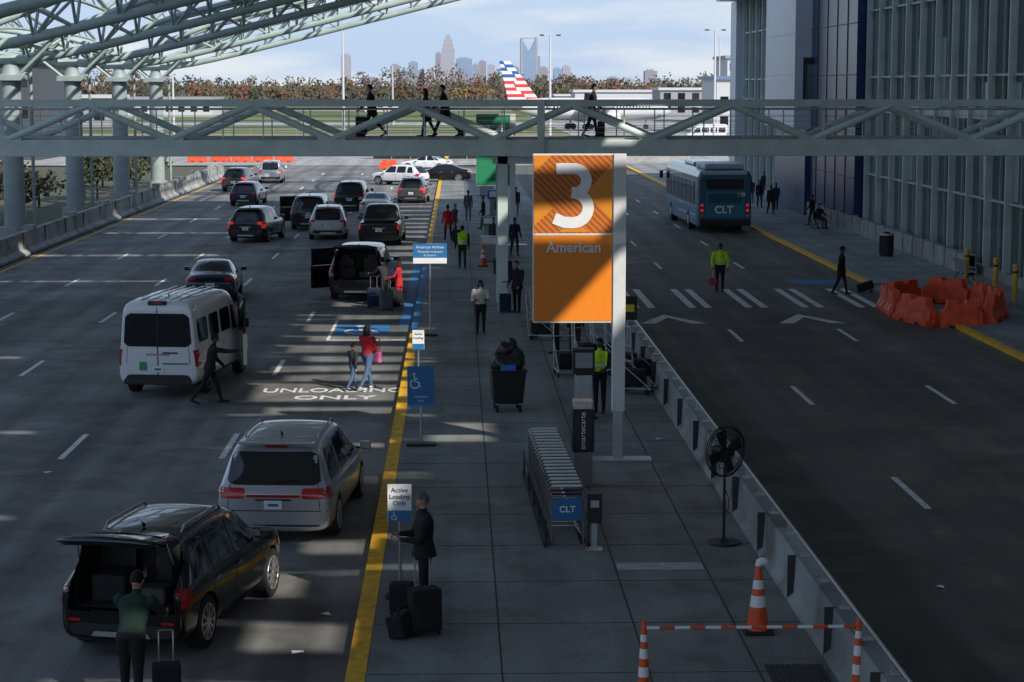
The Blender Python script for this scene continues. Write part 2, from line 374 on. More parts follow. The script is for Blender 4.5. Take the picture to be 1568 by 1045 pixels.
# unseen roof added to shade the road, gaps shaped to cast sun streaks
b=B('unseen_shade_roof')
ZR=16.0; DX,DY=14.65,17.5; XL=-12.5
def panel(x0,x1,y0,y1,k0=0,k1=0):
    if x1-x0<.01 or y1-y0<.01: return
    b.add([(x0,y0-k0,ZR),(x1,y0+k0,ZR),(x1,y1+k1,ZR),(x0,y1-k1,ZR)],[(0,1,2,3)],rm)
slots=[(24.2,25.4,-3.3,-2.2),(26.9,28.4,-3.0,-1.7),(29.9,31.3,-3.6,-2.5),(32.7,33.5,-2.6,-1.6),(38.8,39.1,-4.2,-3.4),(42.6,43.0,-3.2,-1.6),
 (45.4,46.1,-4.0,-1.5),(47.0,48.0,-4.6,-1.4),(49.0,51.8,-5.2,-1.4),(52.4,53.5,-4.6,-1.5),(54.2,55.3,-5.1,-1.5),(56.1,57.2,-4.4,-1.5),(58.1,59.5,-5.0,-1.4),(60.7,61.8,-4.6,-1.5),(63.1,64.8,-4.9,-1.5),(66.4,67.6,-4.0,-1.5),(70.3,71.8,-4.4,-1.5)]
y=76
while y<134: slots.append((y,y+R.uniform(1.0,2.2),-4.2+R.uniform(-.6,.6),-1.6)); y+=R.uniform(3,4.6)
XA,XB=9.2,13.9
yy=-16.0; pk=0
for (a,c,x0,x1) in sorted(slots):
    ra,rc=a-DY,c-DY
    k0=R.uniform(-.2,.2); k1=R.uniform(-.28,.28)
    panel(XA,XB,yy,ra,pk,k0)
    xa=max(XA,x0+DX); xb=min(XB,x1+DX)
    panel(XA,xa,ra,rc); panel(xb,XB,ra,rc)
    yy=rc; pk=k1
panel(XA,XB,yy,118)
gl=sorted([(8.4,8.9,6.2,8.0),(18.0,18.3,3.5,6.5),(27.0,27.3,-1,5),(39.5,39.9,-6,2),(62,62.5,-8,3),(74,75,-6,4),(88,89,-4,4),(99,100.2,-6,6)])
yy=-16.0
for (a,c,x0,x1) in gl:
    panel(XL,XA,yy,a); panel(XL,x0,a,c)
    if x1<XA: panel(x1,XA,a,c)
    yy=c
panel(XL,XA,yy,118)
XR=17.5
gr=sorted([(25.2,27.6,13.9,15.4),(56.0,57.4,14.2,16.6)])
yy=-16.0
for (a,c,x0,x1) in gr:
    panel(XB,XR,yy,a)
    if x0>XB: panel(XB,x0,a,c)
    panel(x1,XR,a,c); yy=c
panel(XB,XR,yy,118)
b.finish()
# ---------------- terminal building ---------------------------------------
b=B('terminal_building')
BH=23.0
navy=mat('navy_panel',(.010,.03,.12),.3,var=.25,vs=.8)
wpan=mat('white_metal_panel',(.60,.66,.73),.4,var=.05,vs=1)
b.part('walls'); b.bx(22.3,70,-60,150,-.1,BH,mat('terminal_wall',(.25,.26,.27),.7,var=.1))
b.part('glass'); b.bx(21.6,22.3,-60,150,.5,BH,facade)
b.part('plinth'); b.bx(21.35,22.25,-60,150,-.1,.5,conc)
b.part('mullions')
y=50.0
while y<150:
    if not 104.5<y<129:
        b.bx(21.30,21.6,y-.06,y+.06,.5,18.8,steel)
        b.bx(21.5,21.61,y+1.5,y+1.55,.5,18.8,steel2)
    y+=3.0
b.part('transoms')
for z in (3.2,6.6,8.2,11.6,15):
    w=.09 if z not in (6.6,) else .40
    b.bx(21.45,21.6,50,104.5,z-w/2,z+w/2,steel2); b.bx(21.45,21.6,129,150,z-w/2,z+w/2,steel)
b.part('pale_panels')
for i in range(22):
    y=52+(i%17)*3.0+R.choice((0,1.5))
    z0=R.choice((3.3,6.9,8.3)); b.bx(21.57,21.597+i*.0001,y+.1,y+1.35,z0,z0+R.choice((1.2,3.0,4.6)),mat('pale_panel',(.34,.42,.44),.3,.2))  # pale panels at random spots just in front of the glass
b.part('navy_tower'); b.bx(20.9,22.2,104.5,117.8,-.05,19,navy)
for i in range(6): b.bx(20.87,20.9,104.5,117.8,2.9+i*2.7,2.96+i*2.7,dark)
for i in range(4): b.bx(20.86,20.9,107+i*2.9,107.06+i*2.9,0,19,dark)
b.part('white_tower',.03); b.bx(19.9,22.25,117.8,129,5.2,19,wpan); b.bx(20.6,22.2,117.8,129,-.05,5.2,navy)
b.part('tower_window'); b.bx(20.4,21.5,117.72,117.79,6.6,9.4,dark); b.bx(20.5,21.4,117.66,117.71,6.7,9.0,facade)
for i in range(5): b.bx(19.87,19.9,117.8,129,6+i*2.4,6.04+i*2.4,steel)
b.part('cornice'); b.bx(19.5,22.2,129,151,14.0,14.3,wpan); b.bx(20.9,22.2,150,153,0,14,wpan)
b.finish()
b=B('low_terminal_wall')
b.bx(20.75,21.0,80,124,.12,.92,conc)
for i in range(22): b.bx(20.70,21.05,80+i*2,80.2+i*2,.12,1.0,conc)
b.finish()
for (x,y) in ((19.95,73.0),(19.95,70.4),(19.95,77.2),(16.8,120),(16.8,123),(16.8,126)):
    b=B('bollard',(x,y,.12)); b.cyl((0,0,0),(0,0,1.3),.1,.1,yelpost,14); b.ell((0,0,1.3),(.1,.1,.05),yelpost,14,6); b.cyl((0,0,1.0),(0,0,1.08),.103,.103,dark,14); b.finish()
# ---------------- foliage --------------------------------------------------
def leafm(n,c): return mat(n,c,.8,var=.35,vs=.4)
LM=[leafm('foliage_dark',(.042,.055,.028)),leafm('foliage_olive',(.085,.08,.036)),leafm('foliage_rust',(.15,.07,.038)),leafm('foliage_gold',(.18,.115,.04)),leafm('foliage_brown',(.10,.064,.046)),leafm('foliage_red',(.13,.05,.035))]
bark=mat('bark',(.05,.038,.03),.9)
def crown(b,c,r,n,size,ms):
    for _ in range(n):
        th=R.uniform(0,2*math.pi); cz=R.uniform(-.8,1); q=R.uniform(.45,1.08)
        s=math.sqrt(max(0,1-cz*cz))
        p=Vector((c[0]+r[0]*q*s*math.cos(th),c[1]+r[1]*q*s*math.sin(th),c[2]+r[2]*q*cz))
        a=Vector((R.gauss(0,1),R.gauss(0,1),R.gauss(0,1))).normalized()*size*R.uniform(.5,1.2)
        e=a.orthogonal().normalized()*size*R.uniform(.4,1)
        b.add([p-a,p+e,p+a*.9,p-e],[(0,1,2,3)],R.choice(ms))
b=B('distant_tree_line')
for row,(Y,h0,n) in enumerate(((900,8.0,130),(990,10.5,150),(1130,14.0,130))):
    for i in range(n):
        x=-300+660*(i+R.uniform(-.4,.4))/n; y=Y+R.uniform(-25,25); hh=h0*R.uniform(.75,1.2)*(1+.18*math.sin(x*.03+row))
        w=R.uniform(3.2,5.4)
        t=R.random()+.14*math.sin(x*.05); base=LM[0] if t<.34 else LM[1] if t<.52 else LM[4] if t<.70 else LM[2] if t<.86 else LM[3] if t<.94 else LM[5]
        b.cyl((x,y,0),(x,y,hh*.6),.3,.15,bark,5)
        crown(b,(x,y,hh*.55),(w,w,hh*.45),80,.95,[base,base,base,LM[4]])
b.finish()
for i in range(16):
    x=-24.5-R.uniform(0,5); y=92+i*5+R.uniform(-2,2); hh=R.uniform(2.4,3.6)
    b=B('shrub_tree',(x,y,-.1)); b.cyl((0,0,0),(0,0,hh*.6),.09,.04,bark,7)
    for k in range(5):
        a=k*1.3; b.cyl((0,0,hh*.35),(math.cos(a)*.8,math.sin(a)*.8,hh*.75),.04,.015,bark,5)
    b.part('crown')
    for k in range(6): crown(b,(R.uniform(-.9,.9),R.uniform(-.9,.9),hh*R.uniform(.45,.85)),(1.0,1.0,.8),90,.16,[LM[0],LM[0],LM[1]])
    b.finish()
# ---------------- skyline --------------------------------------------------
SD=7000
def sky_mat(n,c):
    m=bpy.data.materials.new(n); m.use_nodes=True; nt=m.node_tree; p=nt.nodes['Principled BSDF']
    tc=nt.nodes.new('ShaderNodeTexCoord'); br=nt.nodes.new('ShaderNodeTexBrick'); br.offset=0
    mp=nt.nodes.new('ShaderNodeMapping'); mp.inputs['Rotation'].default_value=(rad(90),0,0)
    nt.links.new(tc.outputs['Object'],mp.inputs[0]); nt.links.new(mp.outputs[0],br.inputs[0])
    br.inputs['Scale'].default_value=.09; br.inputs['Mortar Size'].default_value=.03
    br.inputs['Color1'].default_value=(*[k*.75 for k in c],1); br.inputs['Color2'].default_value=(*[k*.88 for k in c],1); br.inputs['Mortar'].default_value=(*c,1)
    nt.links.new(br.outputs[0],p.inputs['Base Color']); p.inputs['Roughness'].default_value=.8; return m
SK=[sky_mat('hazed_tower_stone',(.36,.37,.44)),sky_mat('hazed_tower_blue_glass',(.25,.34,.50)),sky_mat('hazed_tower_grey',(.27,.32,.42)),sky_mat('hazed_tower_brown',(.30,.29,.36))]  # distance haze is mixed into these base colours
def sx(u): return (u-784)*SD/F+SD*math.sin(YW)
def sz(v): return 7.8+(130-v)*SD/F
def tower(name,u0,u1,vt,m,crownf=None,dy=0):
    b=B(name,((sx(u0)+sx(u1))/2,SD+dy,0)); w=(sx(u1)-sx(u0))/2; h=sz(vt)
    if crownf: crownf(b,w,h,m)
    else:
        b.bx(-w,w,0,2*w,0,h,m); b.bx(-w*.6,w*.5,w*.4,1.6*w,h,h+5,m)
    b.finish()
def boa(b,w,h,m):
    b.bx(-w,w,0,2*w,0,h*.72,m); b.bx(-w*.82,w*.82,w*.15,w*1.85,h*.72,h*.82,m); b.bx(-w*.62,w*.62,w*.35,w*1.65,h*.82,h*.9,m); b.bx(-w*.4,w*.4,w*.6,w*1.4,h*.9,h*.96,m)
    for k in (-.3,-.1,.1,.3): b.cyl((w*k,w,h*.95),(w*k,w,h*1.02-abs(k)*h*.06),w*.08,w*.02,m,6)
    b.bx(-w*1.3,-w,0,2*w,0,h*.42,m); b.bx(w,w*1.3,0,2*w,0,h*.45,m)
def duke(b,w,h,m):
    pm=SK[0]
    b.bx(-w*.9,w*.9,.5,2*w,0,h*.74,m); b.bx(-w,-w*.72,0,2*w,0,h*.98,pm); b.bx(w*.72,w,0,2*w,0,h,pm)
    b.prism([(-w*.72,h*.74),(-w*.1,h*.74),(-w*.72,h*.92)],'y',1,2*w-1,m); b.prism([(w*.1,h*.74),(w*.72,h*.74),(w*.72,h*.94)],'y',1,2*w-1,m)
    b.bx(-w*.72,w*.72,0,3,h*.965,h*.985,pm)
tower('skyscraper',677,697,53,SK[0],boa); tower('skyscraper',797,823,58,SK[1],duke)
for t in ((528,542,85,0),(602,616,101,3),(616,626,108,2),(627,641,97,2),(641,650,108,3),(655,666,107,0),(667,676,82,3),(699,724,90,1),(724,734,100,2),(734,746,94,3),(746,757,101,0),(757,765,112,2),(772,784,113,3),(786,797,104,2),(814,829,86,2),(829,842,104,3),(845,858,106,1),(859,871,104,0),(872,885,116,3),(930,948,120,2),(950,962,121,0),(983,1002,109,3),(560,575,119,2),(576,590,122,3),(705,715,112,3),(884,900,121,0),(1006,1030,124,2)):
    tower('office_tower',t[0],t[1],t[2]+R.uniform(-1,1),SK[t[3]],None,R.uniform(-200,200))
def block(name,u0,u1,vt,Y,m,rm_,dep=20):
    x0=(u0-784)*Y/F+Y*math.sin(YW); x1=(u1-784)*Y/F+Y*math.sin(YW); h=7.8+(130-vt)*Y/F
    b=B(name); b.part('walls'); b.bx(x0,x1,Y,Y+dep,-.1,h,m); b.part('roof'); b.bx(x0-.5,x1+.5,Y-.5,Y+dep+.5,h,h+.6,rm_)
    b.part('windows')
    fl=max(1,int(h/3.2))
    for k in range(fl):
        z=1.2+k*3.2
        n=max(2,int((x1-x0)/3))
        for i in range(n):
            xa=x0+(x1-x0)*(i+.25)/n; b.bx(xa,xa+(x1-x0)/n*.5,Y-.06,Y-.01,z,min(z+1.5,h-.3),glassm)
    b.finish()
wb=mat('white_building',(.50,.51,.53),.7,var=.05); gb=mat('grey_building',(.28,.29,.31),.7,var=.1); tb=mat('tan_building',(.38,.34,.28),.7,var=.1); rb=mat('blue_roof',(.12,.2,.32),.5)
block('airport_hotel',1112,1142,90,420,wb,gb); block('airport_office',1096,1145,122,330,wb,rb)
block('hangar',880,1010,141,520,wb,wb); block('concourse_building',1010,1140,138,480,gb,wb); block('cargo_shed',850,950,147,640,tb,wb)
block('hangar',180,330,152,500,wb,gb); block('service_building',80,175,150,380,gb,wb); block('warehouse',-60,60,120,430,gb,tb)
block('parking_garage',-60,68,98,210,mat('garage',(.06,.07,.08),.7),gb); block('fuel_station',560,640,160,600,wb,wb)
def lamp(u,Y,vt,arms=2):
    x=(u-784)*Y/F+Y*math.sin(YW); h=7.8+(130-vt)*Y/F
    b=B('street_lamp',(x,Y,-.1)); b.cyl((0,0,0),(0,0,h),.2,.1,wb,10); b.cyl((0,0,0),(0,0,.8),.4,.4,conc,10)
    if arms:
        for s in (-1,1):
            b.cyl((0,0,h-.1),(s*.8,0,h),.05,.04,wb,6); b.part('lantern',.02); b.box((s*1.0,0,h),(.5,.35,.16),dark); b.part('body')
    b.finish()
lamp(528,240,50,0); lamp(842,240,54); lamp(1093,240,46); lamp(1100,420,60,0); lamp(271,260,100,0); lamp(603,400,100,0)
# ---------------- airliner -------------------------------------------------
aw=mat('aircraft_paint',(.62,.64,.67),.35,var=.03); ared=mat('aircraft_red',(.55,.03,.03),.4); ablu=mat('aircraft_blue',(.02,.08,.28),.4)
def airliner(loc,rz,sc=1,striped=True):
    b=B('airliner',loc,rz,sc)   # nose +X
    rings=[]
    for x,r,z in ((-17,.25,4.6),(-15,.8,4.4),(-11,1.5,4.0),(-7,1.95,3.7),(0,1.98,3.6),(12,1.98,3.6),(15,1.75,3.5),(17,1.1,3.3),(18.2,.3,3.1)):
        rings.append([(x,r*math.cos(2*math.pi*i/18),z+r*math.sin(2*math.pi*i/18)) for i in range(18)])
    b.part('fuselage'); b.loft(rings,aw,True)
    b.part('wings')
    for s in (-1,1):
        b.loft([[(4,s*1.5,3),(-3,s*1.5,3),(-3,s*1.5,3.4),(4,s*1.5,3.5)],[(-4,s*16,4.2),(-5.6,s*16,4.2),(-5.6,s*16,4.3),(-4,s*16,4.3)]],aw)
        b.loft([[(-12,s*.8,4.8),(-15.5,s*.8,4.8),(-15.5,s*.8,5),(-12,s*.8,5.05)],[(-15,s*6,5.3),(-16.6,s*6,5.3),(-16.6,s*6,5.4),(-15,s*6,5.4)]],aw)
        b.cyl((3.5,s*5.5,2.2),(0,s*5.5,2.3),.95,.7,aw,14)
        b.cyl((-1,s*3,0),(-1,s*3,3),.2,.2,alu,8)
        for k in (-.5,.5): b.cyl((-1+k,s*3-.3,.55),(-1+k,s*3+.3,.55),.55,.55,rubber,14)
    b.cyl((13,0,0),(13,0,3),.15,.15,alu,8); b.cyl((13,-.3,.4),(13,.3,.4),.4,.4,rubber,14)
    b.part('tail_fin')
    N=13
    for i in range(N):
        t0,t1=i/N,(i+1)/N
        def xy(t): return (-8.6-6.4*t, -15.2-1.9*t, 4.6+7.3*t)
        a,c=xy(t0),xy(t1); mid0=(a[0]*.5+a[1]*.5+.6*math.sin(i)); mid1=(c[0]*.5+c[1]*.5+.6*math.sin(i))
        th0,th1=.22*(1-.6*t0),.22*(1-.6*t1)
        k=i%2
        mL=(aw if k else (ared if i<7 else ablu)) if striped else gb; mR=((ared if i<9 else ablu) if k else aw) if striped else gb
        for s in (-1,1):
            b.add([(a[1],s*th0*.2,a[2]),(mid0,s*th0,a[2]),(mid1,s*th1,c[2]),(c[1],s*th1*.2,c[2])],[(0,1,2,3)],mL)
            b.add([(mid0,s*th0,a[2]),(a[0],0,a[2]),(c[0],0,c[2]),(mid1,s*th1,c[2])],[(0,1,2,3)],mR)
    b.part('cabin_windows')
    for i in range(34):
        for s in (-1,1): b.box((-10+i*.68,s*1.955,4.05),(.24,.03,.34),dark)
    b.finish()
airliner((22.4,352,-.04),rad(28)); airliner((62,420,-.04),rad(75),.8,False); airliner((84,372,-.04),rad(65),.85,False)
# ---------------- vehicles -------------------------------------------------
KIND={
 'suv':dict(belt=.60,st=[(0,.55,.86,.70),(.012,.60,.93,.74),(.04,.69,.97,.73),(.085,.86,.985,.70),(.13,.965,.99,.69),(.25,.99,1,.70),(.45,1.0,1,.71),(.56,.985,1,.70),(.63,.90,1,.70),(.70,.76,.99,.74),(.745,.66,.985,.80),(.80,.635,.98,.80),(.90,.60,.95,.76),(.96,.55,.88,.68),(1,.42,.76,.6)],
   win=[((.115,.62),(.235,.62),(.225,.90),(.155,.90)),((.265,.62),(.44,.62),(.43,.925),(.265,.925)),((.46,.62),(.685,.62),(.585,.915),(.465,.925))],
   rw=(.66,.63,.60,.90),ws=(.74,.66,.58,.93),seams=(.25,.45,.70),wb=(.19,.81),light=[(.64,.97,.53,.60),(.84,.97,.42,.53)],side_l=(0.0,.06,.51,.59),mir=.665),
 'bigsuv':dict(belt=.58,st=[(0,.50,.90,.74),(.012,.60,.96,.76),(.03,.72,.98,.75),(.05,.90,.99,.74),(.08,.975,1,.74),(.25,.995,1,.75),(.45,1.0,1,.75),(.56,.985,1,.74),(.62,.90,1,.74),(.68,.74,.99,.78),(.715,.64,.99,.84),(.80,.62,.98,.84),(.92,.60,.96,.80),(.98,.55,.92,.74),(1,.40,.86,.7)],
   win=[((.07,.62),(.235,.62),(.235,.90),(.085,.90)),((.265,.62),(.42,.62),(.42,.92),(.265,.92)),((.44,.62),(.655,.62),(.57,.91),(.445,.92))],
   rw=(.72,.68,.62,.90),ws=(.78,.70,.62,.93),seams=(.25,.43,.67),wb=(.20,.80),light=[(.87,.98,.46,.66)],side_l=(0.0,.03,.47,.65),mir=.63),
 'van':dict(belt=.56,st=[(0,.50,.90,.72),(.012,.56,.95,.76),(.035,.68,.98,.76),(.06,.88,.985,.74),(.095,.965,.99,.73),(.25,.995,1,.73),(.45,1.0,1,.73),(.56,.975,1,.72),(.65,.85,1,.73),(.73,.69,.99,.78),(.77,.62,.985,.80),(.85,.57,.96,.78),(.94,.50,.9,.72),(1,.36,.74,.6)],
   win=[((.085,.60),(.27,.60),(.26,.88),(.115,.88)),((.295,.59),(.47,.59),(.47,.90),(.295,.90)),((.49,.59),(.72,.59),(.60,.89),(.49,.90))],
   rw=(.80,.72,.585,.885),ws=(.78,.68,.62,.92),seams=(.285,.48,.70),wb=(.19,.80),light=[(.48,.98,.46,.56)],side_l=(0.0,.08,.46,.57),mir=.70),
 'sedan':dict(belt=.63,st=[(0,.52,.84,.70),(.015,.62,.92,.76),(.05,.72,.96,.80),(.13,.745,.985,.78),(.19,.78,.99,.70),(.26,.90,1,.66),(.34,.985,1,.64),(.45,1.0,1,.66),(.54,.975,1,.66),(.62,.86,1,.68),(.69,.71,.99,.76),(.74,.68,.985,.80),(.88,.62,.96,.76),(.96,.54,.88,.66),(1,.40,.74,.6)],
   win=[((.20,.68),(.27,.68),(.34,.90),(.30,.88)),((.285,.68),(.445,.68),(.445,.94),(.355,.93)),((.465,.68),(.665,.68),(.565,.92),(.47,.94))],
   rw=(.72,.62,.78,.95),ws=(.74,.66,.73,.95),seams=(.275,.455,.70),wb=(.20,.81),light=[(.56,.95,.57,.65)],side_l=(0.0,.06,.55,.64),mir=.63),
 'transit':dict(belt=.50,st=[(0,.90,.92,.80),(.006,.97,.97,.83),(.03,.99,.99,.83),(.12,1.0,1,.83),(.35,1.0,1,.83),(.60,.995,1,.83),(.70,.95,1,.82),(.76,.82,1,.82),(.82,.62,1,.84),(.845,.53,.99,.86),(.90,.49,.97,.84),(.96,.42,.93,.78),(1,.28,.84,.7)],
   win=[((.05,.56),(.21,.56),(.21,.80),(.05,.80)),((.24,.56),(.40,.56),(.40,.80),(.24,.80)),((.43,.56),(.60,.56),(.60,.80),(.43,.80)),((.63,.53),(.80,.53),(.73,.78),(.63,.80))],
   rw=(.84,.78,.53,.87),ws=(.80,.72,.55,.90),seams=(.225,.415,.615),wb=(.19,.80),light=[(.91,1.0,.33,.50)],side_l=(0.0,.02,.33,.50),mir=.76),
 'pickup':dict(belt=.54,st=[(0,.55,.92,.80),(.01,.60,.96,.84),(.04,.62,.98,.86),(.30,.62,1,.86),(.34,.64,1,.86),(.36,.90,1,.74),(.40,.985,1,.72),(.50,1.0,1,.72),(.58,.975,1,.72),(.64,.82,1,.74),(.69,.66,.99,.82),(.80,.62,.98,.82),(.92,.59,.96,.78),(.98,.54,.92,.72),(1,.40,.86,.7)],
   win=[((.38,.62),(.47,.62),(.47,.92),(.395,.92)),((.485,.62),(.64,.62),(.57,.91),(.485,.92))],
   rw=(.64,.6,.68,.92),ws=(.74,.66,.68,.93),seams=(.365,.475,.65),wb=(.19,.80),light=[(.86,.98,.42,.57)],side_l=(0.0,.03,.42,.57),mir=.60)}
def car(name,loc,rz,kind,paint,L,W,Hc,wr=.35,gate=False,lit=False,doors=(),rails=False,sub=2,detail=None):
    K=KIND[kind]; b=B(name,loc,rz)
    zb0=.21 if kind!='transit' else .3
    rings=[]
    for t,zt,w,wt in K['st']:
        y=-L/2+t*L; hw=W/2*w; top=zt*Hc; zb=zb0+(.10 if t in(0,1) else 0.02 if t<.05 or t>.95 else 0)
        bel=min(K['belt']*Hc,top-.05)
        if top-bel>.16: r6=(wt*W/2+.035,top-.085)
        else: r6=(min(.93*hw,wt*W/2+.06),bel+(top-bel)*.6)
        rows=[(0,zb),(.82*hw,zb),(.965*hw,zb+.09),(hw,zb+.36*(bel-zb)),(.992*hw,bel-.13),(.955*hw,bel),r6,(wt*W/2-.09,top-.012),(0,top+.015)]
        ring=[Vector((x,y,z)) for x,z in rows]+[Vector((-x,y,z)) for x,z in rows[7:0:-1]]
        rings.append(ring)
    vs=[v for r in rings for v in r]; fs=[]; n=16
    for i in range(len(rings)-1):
        for j in range(n): k=(j+1)%n; fs.append((i*n+j,i*n+k,(i+1)*n+k,(i+1)*n+j))
    for o,flip in ((0,False),((len(rings)-1)*n,True)):
        for j in range(8):
            q=[o+j,o+j+1,o+(n-j-1)%n,o+(n-j)%n]; q=list(dict.fromkeys(q))
            fs.append(tuple(q[::-1] if not flip else q))
    me=bpy.data.meshes.new('bodywork'); me.from_pydata([tuple(v) for v in vs],[],fs); me.update()
    bm=bmesh.new(); bm.from_mesh(me); bmesh.ops.recalc_face_normals(bm,faces=bm.faces); bm.to_mesh(me); bm.free()
    o=bpy.data.objects.new('tmpbody',me); bpy.context.collection.objects.link(o)
    m1=o.modifiers.new('s','SUBSURF'); m1.levels=sub; m1.render_levels=sub
    wy=[-L/2+L*K['wb'][0],-L/2+L*K['wb'][1]]; cr=wr+.055
    cb=B('tmpcut')
    for y in wy:
        for s in (-1,1):
            cb.cyl((s*(W/2-.30),y,wr),(s*(W/2+.25),y,wr),cr,cr,dark,28)
    co=cb.finish()
    bm=bmesh.new(); bm.from_mesh(co.data); bmesh.ops.remove_doubles(bm,verts=bm.verts,dist=1e-5); bmesh.ops.recalc_face_normals(bm,faces=bm.faces); bm.to_mesh(co.data); bm.free()
    m2=o.modifiers.new('b','BOOLEAN'); m2.operation='DIFFERENCE'; m2.solver='EXACT'; m2.object=co
    dg=bpy.context.evaluated_depsgraph_get(); me2=bpy.data.meshes.new_from_object(o.evaluated_get(dg))
    bpy.data.objects.remove(o); bpy.data.objects.remove(co)
    bm=bmesh.new(); bm.from_mesh(me2); bm.normal_update()
    bvh=BVHTree.FromBMesh(bm)
    for f in bm.faces:
        c=f.calc_center_median(); f.smooth=True; f.material_index=0
        for y in wy:
            if math.hypot(c.y-y,c.z-wr)<cr+.004 and abs(c.x)<W/2+.02: f.material_index=1; f.smooth=False
        if c.z<zb0+.03: f.material_index=1
    ry=-L/2
    if gate:
        kill=[f for f in bm.faces if f.calc_center_median().y<ry+.16*L and .40*Hc<f.calc_center_median().z<.93*Hc and abs(f.calc_center_median().x)<.80*W/2 and f.normal.y<-.25]
        bmesh.ops.delete(bm,geom=kill,context='FACES')
    bm.to_mesh(me2); bm.free()
    me2.materials.clear(); me2.materials.append(paint); me2.materials.append(dark)
    me2.set_sharp_from_angle(angle=rad(38)); me2.name='bodywork'; b.rawmesh(me2,'bodywork')
    def patch(view,cs,m,nn=8,mm=8,off=.007,part='trim'):
        pts={}
        for i in range(nn+1):
            for j in range(mm+1):
                s,t=i/nn,j/mm
                if i in(0,nn) and j in(0,mm) and nn>2 and mm>2: s=.5+(s-.5)*.93; t=.5+(t-.5)*.9
                a=(cs[0][0]*(1-s)+cs[1][0]*s)*(1-t)+(cs[3][0]*(1-s)+cs[2][0]*s)*t
                z=(cs[0][1]*(1-s)+cs[1][1]*s)*(1-t)+(cs[3][1]*(1-s)+cs[2][1]*s)*t
                if view=='rear': og,d=Vector((a,-L,z)),Vector((0,1,0))
                elif view=='front': og,d=Vector((a,L,z)),Vector((0,-1,0))
                elif view=='right': og,d=Vector((W,a,z)),Vector((-1,0,0))
                else: og,d=Vector((-W,a,z)),Vector((1,0,0))
                h=bvh.ray_cast(og,d)
                if h[0] is not None:
                    nr=h[1]
                    if nr.dot(d)>0: nr=-nr
                    pts[(i,j)]=h[0]+nr*off
        idx={k:q for q,k in enumerate(pts)}; fs=[]; lst=list(pts.values())
        for i in range(nn):
            for j in range(mm):
                kk=[(i,j),(i+1,j),(i+1,j+1),(i,j+1)]
                if all(k in idx for k in kk):
                    ys=[pts[k].y for k in kk] if view in('rear','front') else [pts[k].x for k in kk]
                    if max(ys)-min(ys)<.45: fs.append(tuple(idx[k] for k in kk))
        b.part(part); b.add(lst,fs,m,True)
    Y=lambda t:-L/2+t*L
    hw=W/2
    for sd in ('right','left'):
        for q in K['win']: patch(sd,[(Y(t),z*Hc) for t,z in q],glassm,10,8,.006,'windows')
        for t in K['seams']:
            patch(sd,[(Y(t),zb0+.14),(Y(t)+.014,zb0+.14),(Y(t)+.014,K['belt']*Hc),(Y(t),K['belt']*Hc)],dark,1,8,.004)
        for t in K['seams'][:2]:
            patch(sd,[(Y(t)+.06,K['belt']*Hc-.13),(Y(t)+.24,K['belt']*Hc-.13),(Y(t)+.24,K['belt']*Hc-.10),(Y(t)+.06,K['belt']*Hc-.10)],chrome if kind!='transit' else dark,3,2,.03)
        patch(sd,[(Y(.27),zb0+.03),(Y(.72),zb0+.03),(Y(.72),zb0+.15),(Y(.27),zb0+.15)],dark,8,3,.006)
        a=K['side_l']; patch(sd,[(Y(a[0]),a[2]*Hc),(Y(a[1]),a[2]*Hc+.02),(Y(a[1]*.8),a[3]*Hc),(Y(a[0]),a[3]*Hc)],redl,5,4,.008,'tail_lights')
        patch(sd,[(Y(.92),.40*Hc),(Y(.985),.38*Hc),(Y(.97),.47*Hc),(Y(.90),.48*Hc)],wlens,4,4,.007,'headlights')
    rw=K['rw']
    if not gate:
        patch('rear',[(-rw[0]*hw,rw[2]*Hc),(rw[0]*hw,rw[2]*Hc),(rw[1]*hw,rw[3]*Hc),(-rw[1]*hw,rw[3]*Hc)],glassm,12,8,.007,'windows')
        patch('rear',[(-.30,.44*Hc),(.30,.44*Hc),(.30,.46*Hc),(-.30,.46*Hc)],chrome,4,2,.012)
        pz=.36*Hc if kind not in('transit','sedan') else (.27*Hc if kind=='transit' else .42*Hc)
        patch('rear',[(-.155,pz),(.155,pz),(.155,pz+.15),(-.155,pz+.15)],signwhite,2,2,.02,'licence_plate')
        patch('rear',[(-.09,pz+.05),(.09,pz+.05),(.09,pz+.1),(-.09,pz+.1)],signblue,2,2,.024,'licence_plate')
        if kind in('suv','van','bigsuv'):
            patch('rear',[(0,rw[2]*Hc+.03),(.42,rw[2]*Hc+.07),(.42,rw[2]*Hc+.085),(0,rw[2]*Hc+.05)],rubber,4,1,.03)
            patch('rear',[(-.2,.915*Hc),(.2,.915*Hc),(.2,.93*Hc),(-.2,.93*Hc)],redl,4,1,.012)
    for l in ([(.90,.97,.44,.58)] if gate and kind=='suv' else K['light']):
        for s in (-1,1): patch('rear',[(s*l[0]*hw,l[2]*Hc),(s*l[1]*hw,l[2]*Hc),(s*l[1]*hw,l[3]*Hc),(s*l[0]*hw,l[3]*Hc)],redon if lit else redl,6,4,.009,'tail_lights')
    bz=zb0+.30 if kind in('suv','bigsuv','transit') else zb0+.16
    patch('rear',[(-.80*hw,zb0+.13),(.80*hw,zb0+.13),(.78*hw,bz),(-.78*hw,bz)],dark,10,3,.008)
    if kind in('suv','bigsuv'):
        patch('rear',[(-.45*hw,zb0+.12),(.45*hw,zb0+.12),(.40*hw,zb0+.19),(-.40*hw,zb0+.19)],alu,6,2,.016)
        for s in (-1,1): patch('rear',[(s*.62*hw,bz+.02),(s*.80*hw,bz+.02),(s*.80*hw,bz+.06),(s*.62*hw,bz+.06)],redl,3,1,.012)
    patch('front',[(-.6*hw,zb0+.13),(.6*hw,zb0+.13),(.6*hw,.42*Hc),(-.6*hw,.42*Hc)],dark,8,5,.008)
